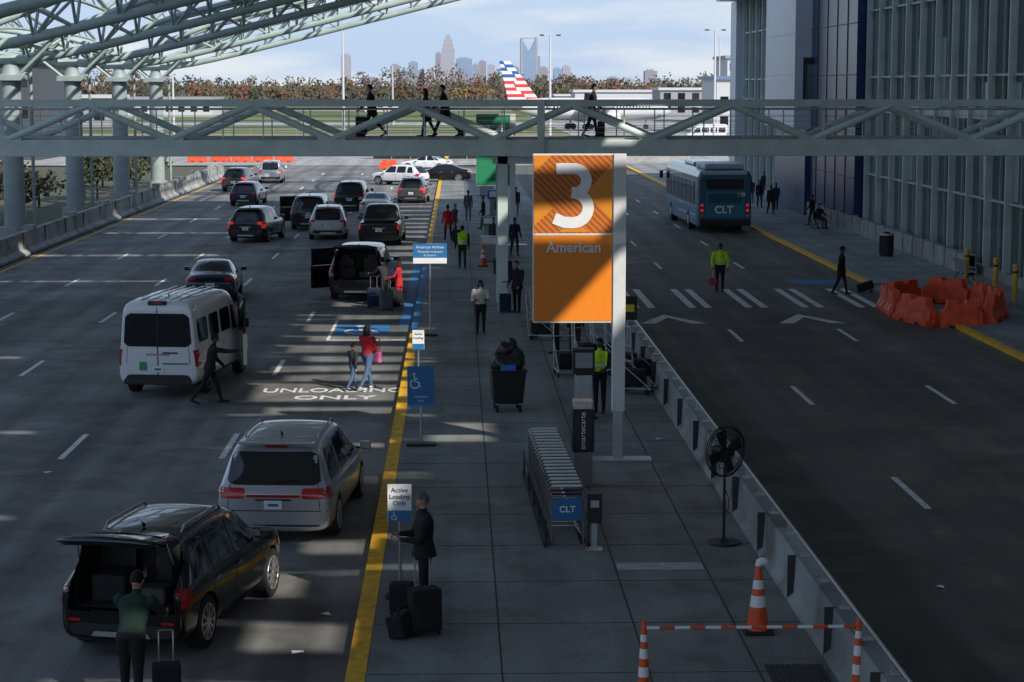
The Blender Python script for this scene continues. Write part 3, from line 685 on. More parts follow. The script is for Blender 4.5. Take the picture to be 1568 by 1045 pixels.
    for s in (-1,1): patch('front',[(s*.62*hw,.40*Hc),(s*.86*hw,.40*Hc),(s*.86*hw,.47*Hc),(s*.62*hw,.46*Hc)],wlens,4,3,.01,'headlights')
    w=K['ws']; patch('front',[(-w[0]*hw,w[2]*Hc),(w[0]*hw,w[2]*Hc),(w[1]*hw,w[3]*Hc),(-w[1]*hw,w[3]*Hc)],glassm,12,8,.007,'windows')
    if not gate and kind in('suv','van','bigsuv','transit'):
        for s in (-1,1): patch('rear',[(s*.78*hw,.36*Hc),(s*.78*hw+.012,.36*Hc),(s*.74*hw+.012,.60*Hc),(s*.74*hw,.60*Hc)],dark,1,6,.005)
        if kind=='transit': patch('rear',[(-.012,.22*Hc),(.012,.22*Hc),(.012,.93*Hc),(-.012,.93*Hc)],dark,1,10,.012)
    b.part('mirrors',.025); mz=(K['belt']+.05)*Hc; my=Y(K['mir'])
    big=1.6 if kind=='transit' else 1
    for s in (-1,1):
        b.box((s*(hw+.12),my,mz+.03*big),(.20,.10,.15*big),paint if kind!='transit' else dark); b.box((s*(hw+.0),my,mz-.02),(.14,.05,.04),dark)
    if rails:
        b.part('roof_rails')
        for s in (-1,1):
            xr=s*(K['st'][5][3]*hw-.10); b.path([(xr,Y(.19),Hc*.95),(xr,Y(.22),Hc+.005),(xr,Y(.50),Hc+.01),(xr,Y(.54),Hc*.95)],.018,alu,6)
    if kind in('suv','van','bigsuv') and not gate:
        b.part('spoiler',.02); b.box((0,Y(K['st'][4][0])-.10,Hc*.965),(1.30*hw,.22,.035),paint,(rad(-6),0,0))
    b.part('antenna'); b.cyl((0,Y(.2),Hc-.01),(0,Y(.18),Hc+.06),.03,.006,dark,6)
    if kind=='pickup':
        b.part('cargo_bed'); b.bx(-.74*hw,.74*hw,Y(.02),Y(.335),.62*Hc+.01,.62*Hc+.03,rubber)
    b.part('wheels')
    for y in wy:
        for s in (-1,1):
            x0,x1=s*(hw-.25),s*(hw-.02)
            b.cyl((x0,y,wr),(x1,y,wr),wr,wr,rubber,28); b.cyl((x1-s*.001,y,wr),(x1+s*.004,y,wr),wr*.70,wr*.68,dark,24)
            for k in range(10):
                a=k*math.pi/5; b.box((x1+s*.008,y+math.cos(a)*wr*.36,wr+math.sin(a)*wr*.36),(.02,wr*.56,.035),alu if kind!='transit' else dark,(a,0,0))
            b.cyl((x1,y,wr),(x1+s*.02,y,wr),wr*.14,wr*.12,alu,10)
            for k in range(20):
                a0,a1=k*math.pi/10,(k+1)*math.pi/10
                b.cyl((x1+s*.006,y+math.cos(a0)*wr*.68,wr+math.sin(a0)*wr*.68),(x1+s*.006,y+math.cos(a1)*wr*.68,wr+math.sin(a1)*wr*.68),.012,.012,alu,5)
    if gate:
        zf=.42*Hc; b.part('cargo_bay')
        x=.76*hw; y0=ry+.06; y1=ry+1.1; zt=.90*Hc
        for q in ([(-x,y0,zf),(x,y0,zf),(x,y1,zf),(-x,y1,zf)],[(-x,y1,zf),(x,y1,zf),(x*.9,y1+.1,zt),(-x*.9,y1+.1,zt)],[(-x,y0,zf),(-x,y1,zf),(-x*.9,y1,zt),(-x*.9,y0+.2,zt)],[(x,y0,zf),(x,y1,zf),(x*.9,y1,zt),(x*.9,y0+.2,zt)]):
            b.add(q,[(0,1,2,3)],rubber)
        for s in (-.45,.45): b.box((s*hw,y1-.05,zf+.35),(.55,.16,.62),dark); b.box((s*hw,y1-.05,zf+.72),(.26,.12,.16),dark)
        b.part('cargo',.04); b.box((-.3,y0+.5,zf+.2),(.5,.5,.38),rubber); b.box((.3,y0+.45,zf+.12),(.45,.4,.22),mat('canvas_bag',(.07,.065,.06),.9,var=.2))
        hy=ry+K['st'][4][0]*L; hz=.965*Hc; ln=1.12 if kind=='suv' else 1.2; tl=rad(14)
        b.part('tailgate')
        def tg(s,dz):
            return hy-math.cos(tl)*s, hz+math.sin(tl)*s-.12*math.sin(s/ln*math.pi*.5)**2+dz
        rgs=[]
        for s in (0,.15,.5,.62,.9,1.05,ln):
            wv=(.66+.14*min(1,s/.6))*hw*(1 if s<ln-.02 else .92); y_,z_=tg(s,0)
            rgs.append([(-wv,y_,z_-.02),(-wv*.6,y_,z_+.035),(0,y_,z_+.05),(wv*.6,y_,z_+.035),(wv,y_,z_-.02),(wv*.8,y_,z_-.09),(0,y_,z_-.07),(-wv*.8,y_,z_-.09)])
        b.loft(rgs,paint,True)
        b.part('tailgate_glass')
        y1_,z1_=tg(.17,.062); y2_,z2_=tg(.55,.066); wv=.60*hw
        b.add([(-wv,y1_,z1_-.035),(0,y1_,z1_-.0),(wv,y1_,z1_-.035),(wv*1.05,y2_,z2_-.035),(0,y2_,z2_),(-wv*1.05,y2_,z2_-.035)],[(0,1,4,5),(1,2,3,4)],glassm,True)
        b.part('gas_struts')
        for s in (-1,1): y_,z_=tg(.5,-.08); b.cyl((s*.72*hw,ry+.25,.78*Hc),(s*.68*hw,y_,z_),.013,.013,chrome,6)
    for dsd in doors:
        s,t,ang=dsd; b.part('open_door',.015)
        hx=s*hw*.99; hy=Y(t); ca,sa=math.cos(ang),math.sin(ang); dl=1.05
        def dp(d,z,o=0): return (hx+s*sa*d+o*ca, hy-ca*d+o*sa*s, z)
        zt=.90*Hc; zm=K['belt']*Hc
        def slab(d0,d1,z0,z1,th,m): b.add([dp(d0,z0,-th),dp(d1,z0,-th),dp(d1,z1,-th),dp(d0,z1,-th),dp(d0,z0,th),dp(d1,z0,th),dp(d1,z1,th),dp(d0,z1,th)],[(0,1,2,3),(7,6,5,4),(0,4,5,1),(1,5,6,2),(2,6,7,3),(3,7,4,0)],m)
        slab(0,dl,zb0+.1,zm,.05,paint); slab(0,.06,zm+.002,zt,.03,dark); slab(dl-.07,dl,zm+.002,zt,.03,dark); slab(.062,dl-.072,zt-.06,zt,.03,dark); slab(.062,dl-.072,zm+.002,zt-.062,.006,glassm)
    if detail: detail(b,patch,Y,hw,Hc)
    b.finish()
def cp(n,c,rough=.25,metal=.3): return mat(n,c,rough,metal,coat=.8)
blk=cp('black_paint',(.008,.008,.010),.22); slv=cp('silver_paint',(.46,.47,.49),.32,.5); wht=cp('white_paint',(.74,.76,.78),.35,0); blu=cp('navy_paint',(.012,.02,.045)); gry=cp('grey_paint',(.08,.085,.09)); dgry=cp('dark_grey_paint',(.03,.032,.035)); crm=cp('pale_silver_paint',(.5,.5,.48),.35,.3)
def car_at(name,u,v,kind,paint,L,W,Hc,hd=0,**k):
    """centre of rear bumper on the ground; hd heading in degrees to the right of the road axis"""
    p=g(u,v); a=rad(-hd); c=p+Vector((math.sin(rad(hd)),math.cos(rad(hd)),0))*(L/2)
    c.z=0; car(name,c,a,kind,paint,L,W,Hc,**k)
car_at('suv_car',186,1012,'suv',blk,4.62,1.90,1.70,13,gate=True,sub=3,wr=.37,rails=True)
def ody(b,patch,Y,hw,Hc):
    patch('rear',[(-.46,.475*Hc),(.46,.475*Hc),(.46,.50*Hc),(-.46,.50*Hc)],redl,6,2,.012)
    patch('rear',[(-.92*hw,.60),(.92*hw,.60),(.92*hw,.615),(-.92*hw,.615)],dark,10,1,.006)
car_at('minivan',419,836,'van',slv,5.15,2.03,1.77,4.5,rails=True,sub=3,detail=ody,wr=.35)
L0=5.9
def trn(b,patch,Y,hw,Hc):
    b.part('roof_light',.03); b.box((0,Y(.01),Hc*.975),(.46,.12,.10),dark); b.box((0,Y(.01)-.07,Hc*.975),(.3,.02,.05),redl)
    g_=mat('green_logo',(.03,.3,.15),.5)
    patch('rear',[(-.48,.70),(-.28,.70),(-.28,.92),(-.48,.92)],g_,3,3,.012,'logo'); patch('rear',[(.12,.86),(.78,.86),(.78,.90),(.12,.90)],g_,3,1,.012,'logo')
    patch('rear',[(.12,1.13),(.52,1.13),(.52,1.17),(.12,1.17)],dark,3,1,.012,'logo')
    b.part('roof_ribs')
    for i in range(5): b.bx(-.5+i*.24,-.46+i*.24,Y(.05),Y(.62),Hc*.985,Hc+.012,wht)
    b.part('step',.02); b.bx(-.85,.85,-L0/2-.12,-L0/2+.05,.36,.50,dark)
car_at('passenger_van',243,610,'transit',wht,5.9,2.08,2.46,7.5,sub=3,detail=trn,wr=.36,doors=((1,.73,rad(22)),))
car_at('sedan_car',322,466,'sedan',blu,4.9,1.87,1.45,-3,sub=2)
car_at('suv_car',376,372,'suv',blk,4.6,1.95,1.75,10,lit=True)
car_at('sedan_car',372,316,'suv',blu,4.6,1.87,1.55,4)
car_at('suv_car',357,294,'suv',dgry,4.7,1.9,1.75,6,lit=True)
car_at('suv_car',414,281,'suv',wht,4.7,1.95,1.8,-2,lit=True)
car_at('suv_car',546,462,'bigsuv',blk,5.5,2.1,1.98,3,gate=True,wr=.40,doors=((-1,.43,rad(50)),))
car_at('suv_car',502,368,'suv',slv,4.6,1.95,1.70,-2,rails=True)
car_at('suv_car',472,353,'bigsuv',dgry,5.1,2.0,1.88,2,wr=.39,doors=((-1,.66,rad(55)),))
car_at('pickup_truck',580,377,'pickup',blk,5.6,2.08,1.95,2,lit=True,wr=.40)
car_at('sedan_car',573,336,'sedan',crm,4.8,1.87,1.5,2)
car_at('suv_car',535,324,'bigsuv',blk,5.1,2.0,1.85,3,lit=True,wr=.39)
car_at('suv_car',629,312,'suv',gry,4.6,1.9,1.7,4,rails=True,lit=True)
car_at('sedan_car',722,278,'sedan',blk,4.85,1.87,1.45,-84)
car_at('sedan_car',692,262,'sedan',wht,4.85,1.87,1.45,-78)
car_at('sedan_car',650,284,'suv',wht,4.6,1.87,1.6,-60)
# ---------------- bus ------------------------------------------------------
def bus(loc,rz):
    b=B('city_bus',loc,rz); teal=cp('bus_teal_paint',(.02,.18,.29),.4,0); tl2=mat('bus_pale_side',(.42,.52,.56),.4,var=.05); dk=cp('bus_dark_paint',(.015,.10,.17),.4,0)
    L,W,Hh=12.2,2.6,3.05
    def ring(y,ins,zt):
        w=W/2-ins; return [(-w,y,.35),(w,y,.35),(w,y,zt-.35),(w-.12,y,zt-.08),(w-.4,y,zt),(-w+.4,y,zt),(-w+.12,y,zt-.08),(-w,y,zt-.35)]
    b.part('shell'); b.loft([ring(-L/2,.08,Hh-.1),ring(-L/2+.15,0,Hh),ring(L/2-.4,0,Hh),ring(L/2,.12,Hh-.15)],dk)
    b.part('side_band')
    for s in (-1,1):
        b.bx(s*1.301,s*1.31,-L/2+.3,L/2-.5,.38,1.25,teal if s<0 else tl2)
    b.part('windows')
    for s in (-1,1):
        b.bx(s*1.302,s*1.315,-L/2+1.2,L/2-.7,1.35,2.45,glassm)
        for i in range(8): b.bx(s*1.316,s*1.322,-L/2+1.2+i*1.4,-L/2+1.25+i*1.4,1.35,2.45,dark)
    b.bx(-1.05,1.05,L/2-.06,L/2+.02,1.1,2.5,glassm)
    b.part('roof_unit',.08); b.bx(-.95,.95,-L/2+.3,-L/2+3.4,Hh,Hh+.28,tl2); b.bx(-.8,.8,-L/2+5,-L/2+8.5,Hh,Hh+.2,teal); b.bx(-1.1,1.1,-L/2-.02,-L/2+.25,Hh-.28,Hh-.05,tl2)
    b.part('engine_door'); b.bx(-.95,.95,-L/2-.03,-L/2+.02,.75,2.0,teal)
    for i in range(7): b.bx(-.8,.8,-L/2-.05,-L/2-.031,1.45+i*.07,1.48+i*.07,dark)
    b.bx(-.9,.9,-L/2-.02,-L/2+.02,2.12,2.6,dark)
    b.part('bumper',.04); b.bx(-1.25,1.25,-L/2-.16,-L/2+.1,.38,.66,dark)
    b.part('tail_lights')
    for s in (-1,1):
        for z in (1.1,1.35): b.cyl((s*1.1,-L/2-.03,z),(s*1.1,-L/2+.03,z),.07,.07,redon,12)
        b.cyl((s*1.1,-L/2-.03,2.55),(s*1.1,-L/2+.03,2.55),.05,.05,redl,12)
        b.cyl((s*1.1,-L/2-.03,.85),(s*1.1,-L/2+.03,.85),.08,.08,amber,12)
    b.text('CLT',.5,(-.05,-L/2-.045,1.12),signwhite,bold=.015); b.text('139',.26,(.78,-L/2-.035,1.85),signwhite,bold=.006)
    b.part('wheels')
    for y in (-L/2+3.2,L/2-2.6):
        for s in (-1,1): b.cyl((s*1.0,y,.48),(s*1.32,y,.48),.48,.48,rubber,24); b.cyl((s*1.3,y,.48),(s*1.335,y,.48),.25,.22,alu,16)
    b.part('mirrors',.02)
    for s in (-1,1): b.box((s*1.5,L/2+.1,2.3),(.18,.12,.4),dark); b.cyl((s*1.2,L/2-.1,2.6),(s*1.5,L/2+.1,2.5),.02,.02,dark,6)
    b.sc=1.1; b.finish()
bp=g(1101,357); bus((bp.x+.1,bp.y+6.6,0),rad(1.5))
# ---------------- people ---------------------------------------------------
skA=mat('skin_light',(.42,.24,.17),.55); skB=mat('skin_dark',(.12,.06,.04),.55); eyew=mat('eye',(.6,.6,.6),.2); lip=mat('lips',(.25,.08,.07),.5)
hairB=mat('hair_black',(.01,.009,.008),.7,spec=.25); hairBr=mat('hair_brown',(.06,.035,.02),.7,spec=.25)
cl=lambda n,c: mat(n,c,.9,var=.22,vs=9,bump=.5)
C={'black':cl('black_cloth',(.012,.012,.014)),'dark':cl('charcoal_cloth',(.028,.028,.031)),'green':cl('dark_green_cloth',(.012,.036,.025)),'red':cl('red_cloth',(.5,.02,.03)),'jean':cl('denim',(.07,.13,.24)),'cream':cl('cream_cloth',(.55,.52,.46)),'hiviz':cl('hiviz_cloth',(.55,.85,.03)),'grey':cl('grey_cloth',(.10,.10,.105)),'navy':cl('navy_cloth',(.015,.02,.06)),'tan':cl('tan_cloth',(.25,.18,.11)),'pink':cl('pink_cloth',(.5,.12,.25))}
shoe=mat('shoe',(.02,.02,.02),.6); shoew=mat('white_shoe',(.5,.5,.5),.6)
def capsule(B_,a,c,r0,r1,m,fl=1.0,n=10):
    a=Vector(a);c=Vector(c);d=c-a;L=d.length;d.normalize();u=Vector((1,0,0))
    u=(u-d*u.dot(d)); 
    if u.length<.1: u=d.orthogonal()
    u.normalize(); w=d.cross(u); rings=[]
    prof=[(-1,.05),(-.8,.6),(-.45,.88),(0,1)]
    for t,q in prof: rings.append((a+d*(t*r0),r0*q))
    for t,q in [(0,1),(.45,.88),(.8,.6),(1,.05)]: rings.append((c+d*(t*r1),r1*q))
    B_.loft([[p+(u*math.cos(2*math.pi*i/n)+w*math.sin(2*math.pi*i/n)*fl)*r for i in range(n)] for p,r in rings],m,True)
def person(name,loc,rz,h=1.76,top='black',bot='dark',skin=skA,hair=hairB,shoes=shoe,lean=0,arms=((5,6,12,0),(5,6,12,0)),legs=((3,2),(-3,2)),head=(0,8),longhair=False,hat=None,vest=False,coat=0.0,bulk=1.0,pack=False):
    top,bot=C[top],C[bot]
    b=B(name,loc,rz); tmp=B('tmp')
    l=rad(lean); up=Vector((0,math.sin(l),math.cos(l))); fw=Vector((0,math.cos(l),-math.sin(l)))
    th,sh=.245*h,.245*h
    segs=[]
    feet=[]
    for s,(a,kb) in zip((-1,1),legs):
        hp=Vector((s*.05*h,0,0)); a=rad(a); kb=rad(kb)
        kn=hp+Vector((s*.008*h,math.sin(a)*th,-math.cos(a)*th)); an=kn+Vector((0,math.sin(a-kb)*sh,-math.cos(a-kb)*sh))
        fp=rad(max(0,kb*57.3-a*57.3-12)) ; toe=an+Vector((s*.015*h,math.cos(fp)*.105*h,-math.sin(fp)*.105*h-.022*h))
        heel=an+Vector((0,-.02*h,-.022*h))
        feet.append((hp,kn,an,toe,heel))
    low=min(min(f[3].z,f[4].z) for f in feet)-.018*h
    pz=Vector((0,0,-low))
    P0=pz
    for hp,kn,an,toe,heel in feet:
        hp,kn,an,toe,heel=[q+pz for q in(hp,kn,an,toe,heel)]
        capsule(tmp,hp,kn,.054*h*bulk,.036*h,bot); capsule(tmp,kn,an,.036*h,.025*h,bot); capsule(tmp,heel,toe,.024*h,.02*h,bot,.8)
        segs+= [(hp,kn,.05*h,1),(kn,an,.034*h,1),(heel,toe,.03*h,3)]
    prof=[(-.045,.045,.045),(-.02,.085,.062),(.02,.094,.068),(.09,.082,.060),(.17,.094,.068),(.235,.104,.066),(.275,.098,.052),(.30,.055,.04)]
    rg=[]
    for z,w,d in prof:
        c=P0+up*(z*h) if z>0 else P0+Vector((0,0,z*h))
        rg.append([c+Vector((1,0,0))*(w*h*bulk*math.cos(2*math.pi*i/16))+fw*(d*h*bulk*math.sin(2*math.pi*i/16)) for i in range(16)])
    tmp.loft(rg,top,True)
    nk=P0+up*(.285*h); hd=nk+up*.045*h+Vector((0,.012*h,.075*h))
    capsule(tmp,nk,hd-Vector((0,0,.02*h)),.034*h,.03*h,skin)
    segs+=[(P0+up*.035*h,P0+up*.27*h,.08*h,0),(P0-Vector((0,0,.03*h)),P0-Vector((0,0,.0)),.085*h,1),(nk+up*.03*h,hd,.03*h,2)]
    if coat>0:
        rg=[]
        for z,w,d in ((.06,.088,.068),(0,.10,.078),(-coat,.112,.088)):
            c=P0+(up*(z*h) if z>0 else Vector((0,0,z*h)))
            rg.append([c+Vector((w*h*bulk*math.cos(2*math.pi*i/16),d*h*bulk*math.sin(2*math.pi*i/16),0)) for i in range(16)])
        tmp.loft(rg,top,True); segs.append((P0+up*.05*h,P0-Vector((0,0,coat*h)),.12*h,0))
    hands=[]
    for s,(p,q,e,inn) in zip((-1,1),arms):
        S=P0+up*(.262*h)+Vector((s*.103*h*bulk,0,0)); p=rad(p); q=rad(q); e=rad(e); inn=rad(inn)
        d1=Vector((s*math.sin(q),math.sin(p)*math.cos(q),-math.cos(p)*math.cos(q)))
        E=S+d1*.172*h
        pe=p+e; qi=q*.5-inn
        d2=Vector((s*math.sin(qi),math.sin(pe)*math.cos(qi),-math.cos(pe)*math.cos(qi)))
        Wp=E+d2*.148*h
        capsule(tmp,S,E,.040*h*bulk,.030*h*bulk,top); capsule(tmp,E,Wp,.030*h*bulk,.020*h,top)
        segs+=[(S,E,.036*h,0),(E,Wp,.026*h,0)]
        hands.append((s,Wp,d2))
    to=tmp.finish()
    md=to.modifiers.new('r','REMESH'); md.mode='VOXEL'; md.voxel_size=.016*h/1.7 if h>1.3 else .014
    sm=to.modifiers.new('s','SMOOTH'); sm.iterations=3
    dg=bpy.context.evaluated_depsgraph_get(); me=bpy.data.meshes.new_from_object(to.evaluated_get(dg)); bpy.data.objects.remove(to)
    ml=[top,bot,skin,shoes,C['hiviz'],signwhite]
    me.materials.clear(); [me.materials.append(m) for m in ml]
    idx=[]
    for f in me.polygons:
        c=f.center; best=9;bi=0
        for a,d,r,k in segs:
            ab=d-a; t=max(0,min(1,(c-a).dot(ab)/max(1e-9,ab.length_squared))); ds=(c-(a+ab*t)).length-r
            if ds<best: best=ds;bi=k
        if bi==0 and vest:
            rel=(c-P0).dot(up)/h
            bi=4 if abs(c.x)<.115*h else 0
            if .10<rel<.13 and abs(c.x)<.11*h: bi=5
        idx.append(bi)
    me.polygons.foreach_set('material_index',idx); me.polygons.foreach_set('use_smooth',[True]*len(idx)); me.name='figure'
    b.rawmesh(me,'figure')
    Mh=Matrix.Rotation(rad(head[0]),3,'Z')@Matrix.Rotation(rad(-head[1]),3,'X')
    seg,rn=20,14; vs=[];fs=[]
    for i in range(rn+1):
        ph=math.pi*i/rn
        for j in range(seg):
            t=2*math.pi*j/seg; x,y,z=math.sin(ph)*math.cos(t),math.sin(ph)*math.sin(t),math.cos(ph)
            k=1-.30*max(0,-z)**1.5; x*=k; y=y*(1-.18*max(0,-z)) + (.10*max(0,-z) if y>0 else 0)
            if y>.85 and -.35<z<.02: y+=.10*max(0,1-abs(x)*5)
            vs.append(Vector((x*.044*h,y*.054*h,z*.066*h)))
    for i in range(rn):
        for j in range(seg): k=(j+1)%seg; fs.append((i*seg+j,(i+1)*seg+j,(i+1)*seg+k,i*seg+k))
    b.part('head'); b.add([Mh@v+hd for v in vs],fs,skin,True)
    def hp_(x,y,z): return Mh@Vector((x*h,y*h,z*h))+hd
    b.ell(hp_(0,.058,-.012),(.007*h,.010*h,.013*h),skin,8,6,Mh)
    for s in (-1,1):
        b.ell(hp_(s*.045,-.002,-.004),(.006*h,.012*h,.017*h),skin,8,6,Mh); b.ell(hp_(s*.017,.0475,.003),(.008*h,.005*h,.005*h),eyew,8,6,Mh); b.ell(hp_(s*.017,.0515,.003),(.0035*h,.003*h,.004*h),dark,6,4,Mh)
        b.ell(hp_(s*.017,.050,.014),(.011*h,.004*h,.0025*h),hair,6,4,Mh)
    b.ell(hp_(0,.052,-.034),(.014*h,.006*h,.004*h),lip,8,4,Mh)
    b.part('hair')
    hm=C[hat] if hat else hair
    hv=[Vector((v.x*1.10,v.y*1.08-.003*h,v.z*1.07+.002*h)) for v in vs]; hf=[]
    for f in fs:
        c=sum((vs[i] for i in f),Vector())/4; zz=c.z/(.066*h); yy_=c.y/(.054*h)
        if zz>.52 or (yy_<.25 and zz>-.15) or (yy_<-.25 and zz>-.45): hf.append(f)
    b.add([Mh@v+hd for v in hv],hf,hm,True)
    if longhair:
        b.ell(hp_(0,-.035,-.04),(.05*h,.03*h,.085*h),hair,12,8,Mh)
        for s in (-1,1): b.ell(hp_(s*.042,-.005,-.04),(.014*h,.026*h,.07*h),hair,8,6,Mh)
    b.part('hands')
    for s,Wp,d in hands:
        d=d.normalized(); side=Vector((0,1,0))-d*d.y
        if side.length<.3: side=Vector((0,0,1))-d*d.z
        side.normalize(); nrm=d.cross(side)*(-s)
        if nrm.x*s>0: nrm=-nrm
        M=Matrix((side,nrm,d)).transposed()
        b.ell(Wp+d*.026*h,(.024*h,.011*h,.034*h),skin,10,8,M)
        for k,(o,ln) in enumerate(((-.017,.030),(-.006,.038),(.006,.041),(.017,.037))):
            q0=Wp+d*.048*h+side*o*h; q1=q0+(d*.85+nrm*.35)*ln*h*.5; q2=q1+(d*.4+nrm*.9)*ln*h*.45; q3=q2+(nrm*.9-d*.25)*ln*h*.3
            b.cyl(q0,q1,.0058*h,.0052*h,skin,6); b.cyl(q1,q2,.0052*h,.0046*h,skin,6); b.cyl(q2,q3,.0046*h,.003*h,skin,6)
        q0=Wp+d*.02*h+side*.018*h; q1=q0+(side*.75+d*.6+nrm*.3)*.024*h; q2=q1+(d*.9+nrm*.4)*.02*h
        b.cyl(q0,q1,.0075*h,.006*h,skin,6); b.cyl(q1,q2,.006*h,.004*h,skin,6)
    if pack:
        b.part('backpack',.03); c=P0+up*.18*h-fw*.115*h; b.box(c,(.30,.18,.42),C['black'],(-l,0,0))
    b.finish(); return hands
def suitcase(loc,rz,m='black',w=.40,d=.24,hh=.60,tilt=0,handle=True,name='suitcase'):
    b=B(name,loc,rz); M=Matrix.Rotation(tilt,3,'X')
    def T(p): return M@Vector(p)
    b.part('case',.035); b.box(T((0,0,hh/2+.05)),(w,d,hh),C[m],(tilt,0,0)); 
    b.part('pocket',.02); b.box(T((0,-d/2-.02,hh*.42)),(w*.8,.05,hh*.55),C[m],(tilt,0,0))
    b.part('wheels')
    for x in (-w*.4,w*.4):
        for y in (-d*.35,d*.35): q=T((x,y,.03)); b.cyl(q-Vector((.015,0,0)),q+Vector((.015,0,0)),.03,.03,rubber,10)
    if handle:
        b.part('handle')
        a=[T((-w*.25,d*.3,hh+.05)),T((-w*.25,d*.3,hh+.45)),T((w*.25,d*.3,hh+.45)),T((w*.25,d*.3,hh+.05))]; b.path(a,.011,alu,6); b.cyl(a[1],a[2],.018,.018,dark,8)
    b.finish()
def P(u,v,z=.0):
    q=g(u,v,z); q.z=z; return q
med=.12
p=P(650,938,med); person('standing_man',p,rad(100),1.80,'black','black',hat='grey',arms=((22,8,70,25),(18,8,78,25)),legs=((4,3),(-5,3)),head=(0,30),bulk=1.2,coat=.05)
suitcase((p.x+.02,p.y-1.15,med),rad(20),w=.44,d=.30,hh=.62); suitcase((p.x-.33,p.y-.05,med),rad(-10),w=.34,d=.26,hh=.42,handle=False,name='travel_bag')
b=B('duffel_bag',(p.x-.28,p.y-1.25,med),rad(60)); 
b.part('bag',.05); b.box((0,0,.17),(.46,.26,.32),C['black'],(rad(-14),0,0)); b.box((.02,0,.34),(.30,.18,.05),C['dark'],(rad(-14),0,0)); b.part('strap'); b.path([(-.2,0,.3),(-.1,0,.42),(.1,0,.42),(.2,0,.3)],.014,dark,6); b.finish()
b=B('mobile_phone',(p.x-.42,p.y+.02,med+1.16),rad(100)); b.part('body',.006); b.box((0,0,0),(.075,.15,.01),dark,(rad(40),0,0)); b.finish()
p=g(203,1090); p.z=0; person('man_loading_car',p,rad(-12),1.80,'green','black',lean=24,arms=((48,2,22,8),(52,4,18,8)),legs=((6,8),(-4,4)),head=(0,25),bulk=1.15)
suitcase((p.x+.42,p.y+.1,0),rad(10),w=.36,d=.24,hh=.55)
p=P(322,618); person('man_at_van',p,rad(-75),1.80,'black','black',skin=skB,lean=12,arms=((20,5,25,5),(80,5,12,0)),legs=((24,10),(-24,14)),head=(0,15),coat=.04,bulk=1.08)
p=P(548,597); person('woman_in_red_jacket',(p.x+.25,p.y,0),rad(-40),1.72,'red','jean',hair=hairB,longhair=True,arms=((25,8,45,15),(15,8,35,10)),legs=((20,6),(-18,16)),head=(0,10),bulk=1.1,shoes=shoew)
person('child_walking',(p.x-.12,p.y-.1,0),rad(-45),1.25,'dark','jean',hair=hairBr,arms=((25,8,25,5),(-15,8,20,5)),legs=((22,6),(-18,14)),head=(0,5),bulk=1.1)
b=B('shoulder_bag',(p.x+.50,p.y-.02,.72),rad(-40)); b.part('bag',.04); b.box((0,0,.14),(.26,.14,.30),C['pink']); b.part('strap'); b.path([(-.1,0,.28),(-.08,.03,.62),(.06,.03,.62),(.1,0,.28)],.012,C['pink'],6); b.finish()
p=P(590,470); person('man_with_luggage',(p.x,p.y,0),rad(40),1.78,'dark','black',lean=15,arms=((50,8,30,5),(40,8,30,5)),legs=((10,6),(-8,6)))
p=P(611,470); person('woman_in_red_coat',(p.x,p.y,0),rad(80),1.70,'red','black',hair=hairBr,longhair=True,arms=((30,8,40,10),(20,8,40,10)),legs=((6,4),(-6,4)),coat=.1)
for k,(u,v) in enumerate(((573,470),(592,474),(604,469))):
    q=P(u,v); suitcase((q.x,q.y-.3,0),rad(20*k),('navy','grey','black')[k],w=.46,hh=.66)
p=P(736,511,med); person('woman_in_cream_jacket',p,rad(180),1.68,'cream','black',skin=skB,hair=hairB,longhair=True,arms=((20,10,75,20),(15,10,85,20)),legs=((2,2),(-2,2)),head=(0,18),bulk=1.18)
p=P(708,411,med); person('marshal_in_vest',p,rad(5),1.82,'black','dark',skin=skB,arms=((5,10,15,0),(5,10,15,0)),legs=((5,3),(-5,3)),bulk=1.12,vest=True)
p=P(1102,447); person('marshal_in_vest',p,rad(175),1.86,'hiviz','black',skin=skB,arms=((10,14,25,10),(12,14,30,10)),legs=((3,2),(-3,2)),bulk=1.18,vest=True,hat='dark')
b=B('stop_paddle',(p.x-.28,p.y-.18,0)); b.cyl((0,0,.55),(0,0,.86),.015,.015,wplast,8); b.cyl((0,-.008,.42),(0,.008,.42),.17,.17,ared,8,False); b.finish()
p=P(1288,451); person('man_in_dark_suit',p,rad(-100),1.84,'black','black',skin=skB,arms=((5,6,10,0),(-18,10,8,0)),legs=((16,5),(-16,10)),coat=.07,bulk=1.08)
q=P(1325,448); b=B('rolling_duffel',(q.x,q.y,0),rad(-15)); b.part('bag',.06); b.box((0,0,.24),(.62,.32,.32),C['black'],(0,rad(-18),0)); b.part('wheels'); 
for s in (-.12,.12): b.cyl((.22,s-.02,.05),(.22,s+.02,.05),.05,.05,rubber,10)
b.part('handle'); b.path([(-.28,0,.42),(-.75,0,.78)],.014,alu,6); b.finish()
p=P(787,478,med); person('traveller',(p.x+.1,p.y,med),rad(150),1.76,'black','black',hat='dark',arms=((15,6,30,5),(15,6,30,5)),coat=.08,bulk=1.1)
suitcase((p.x-.3,p.y-.2,med),0,'navy',w=.4,hh=.6)
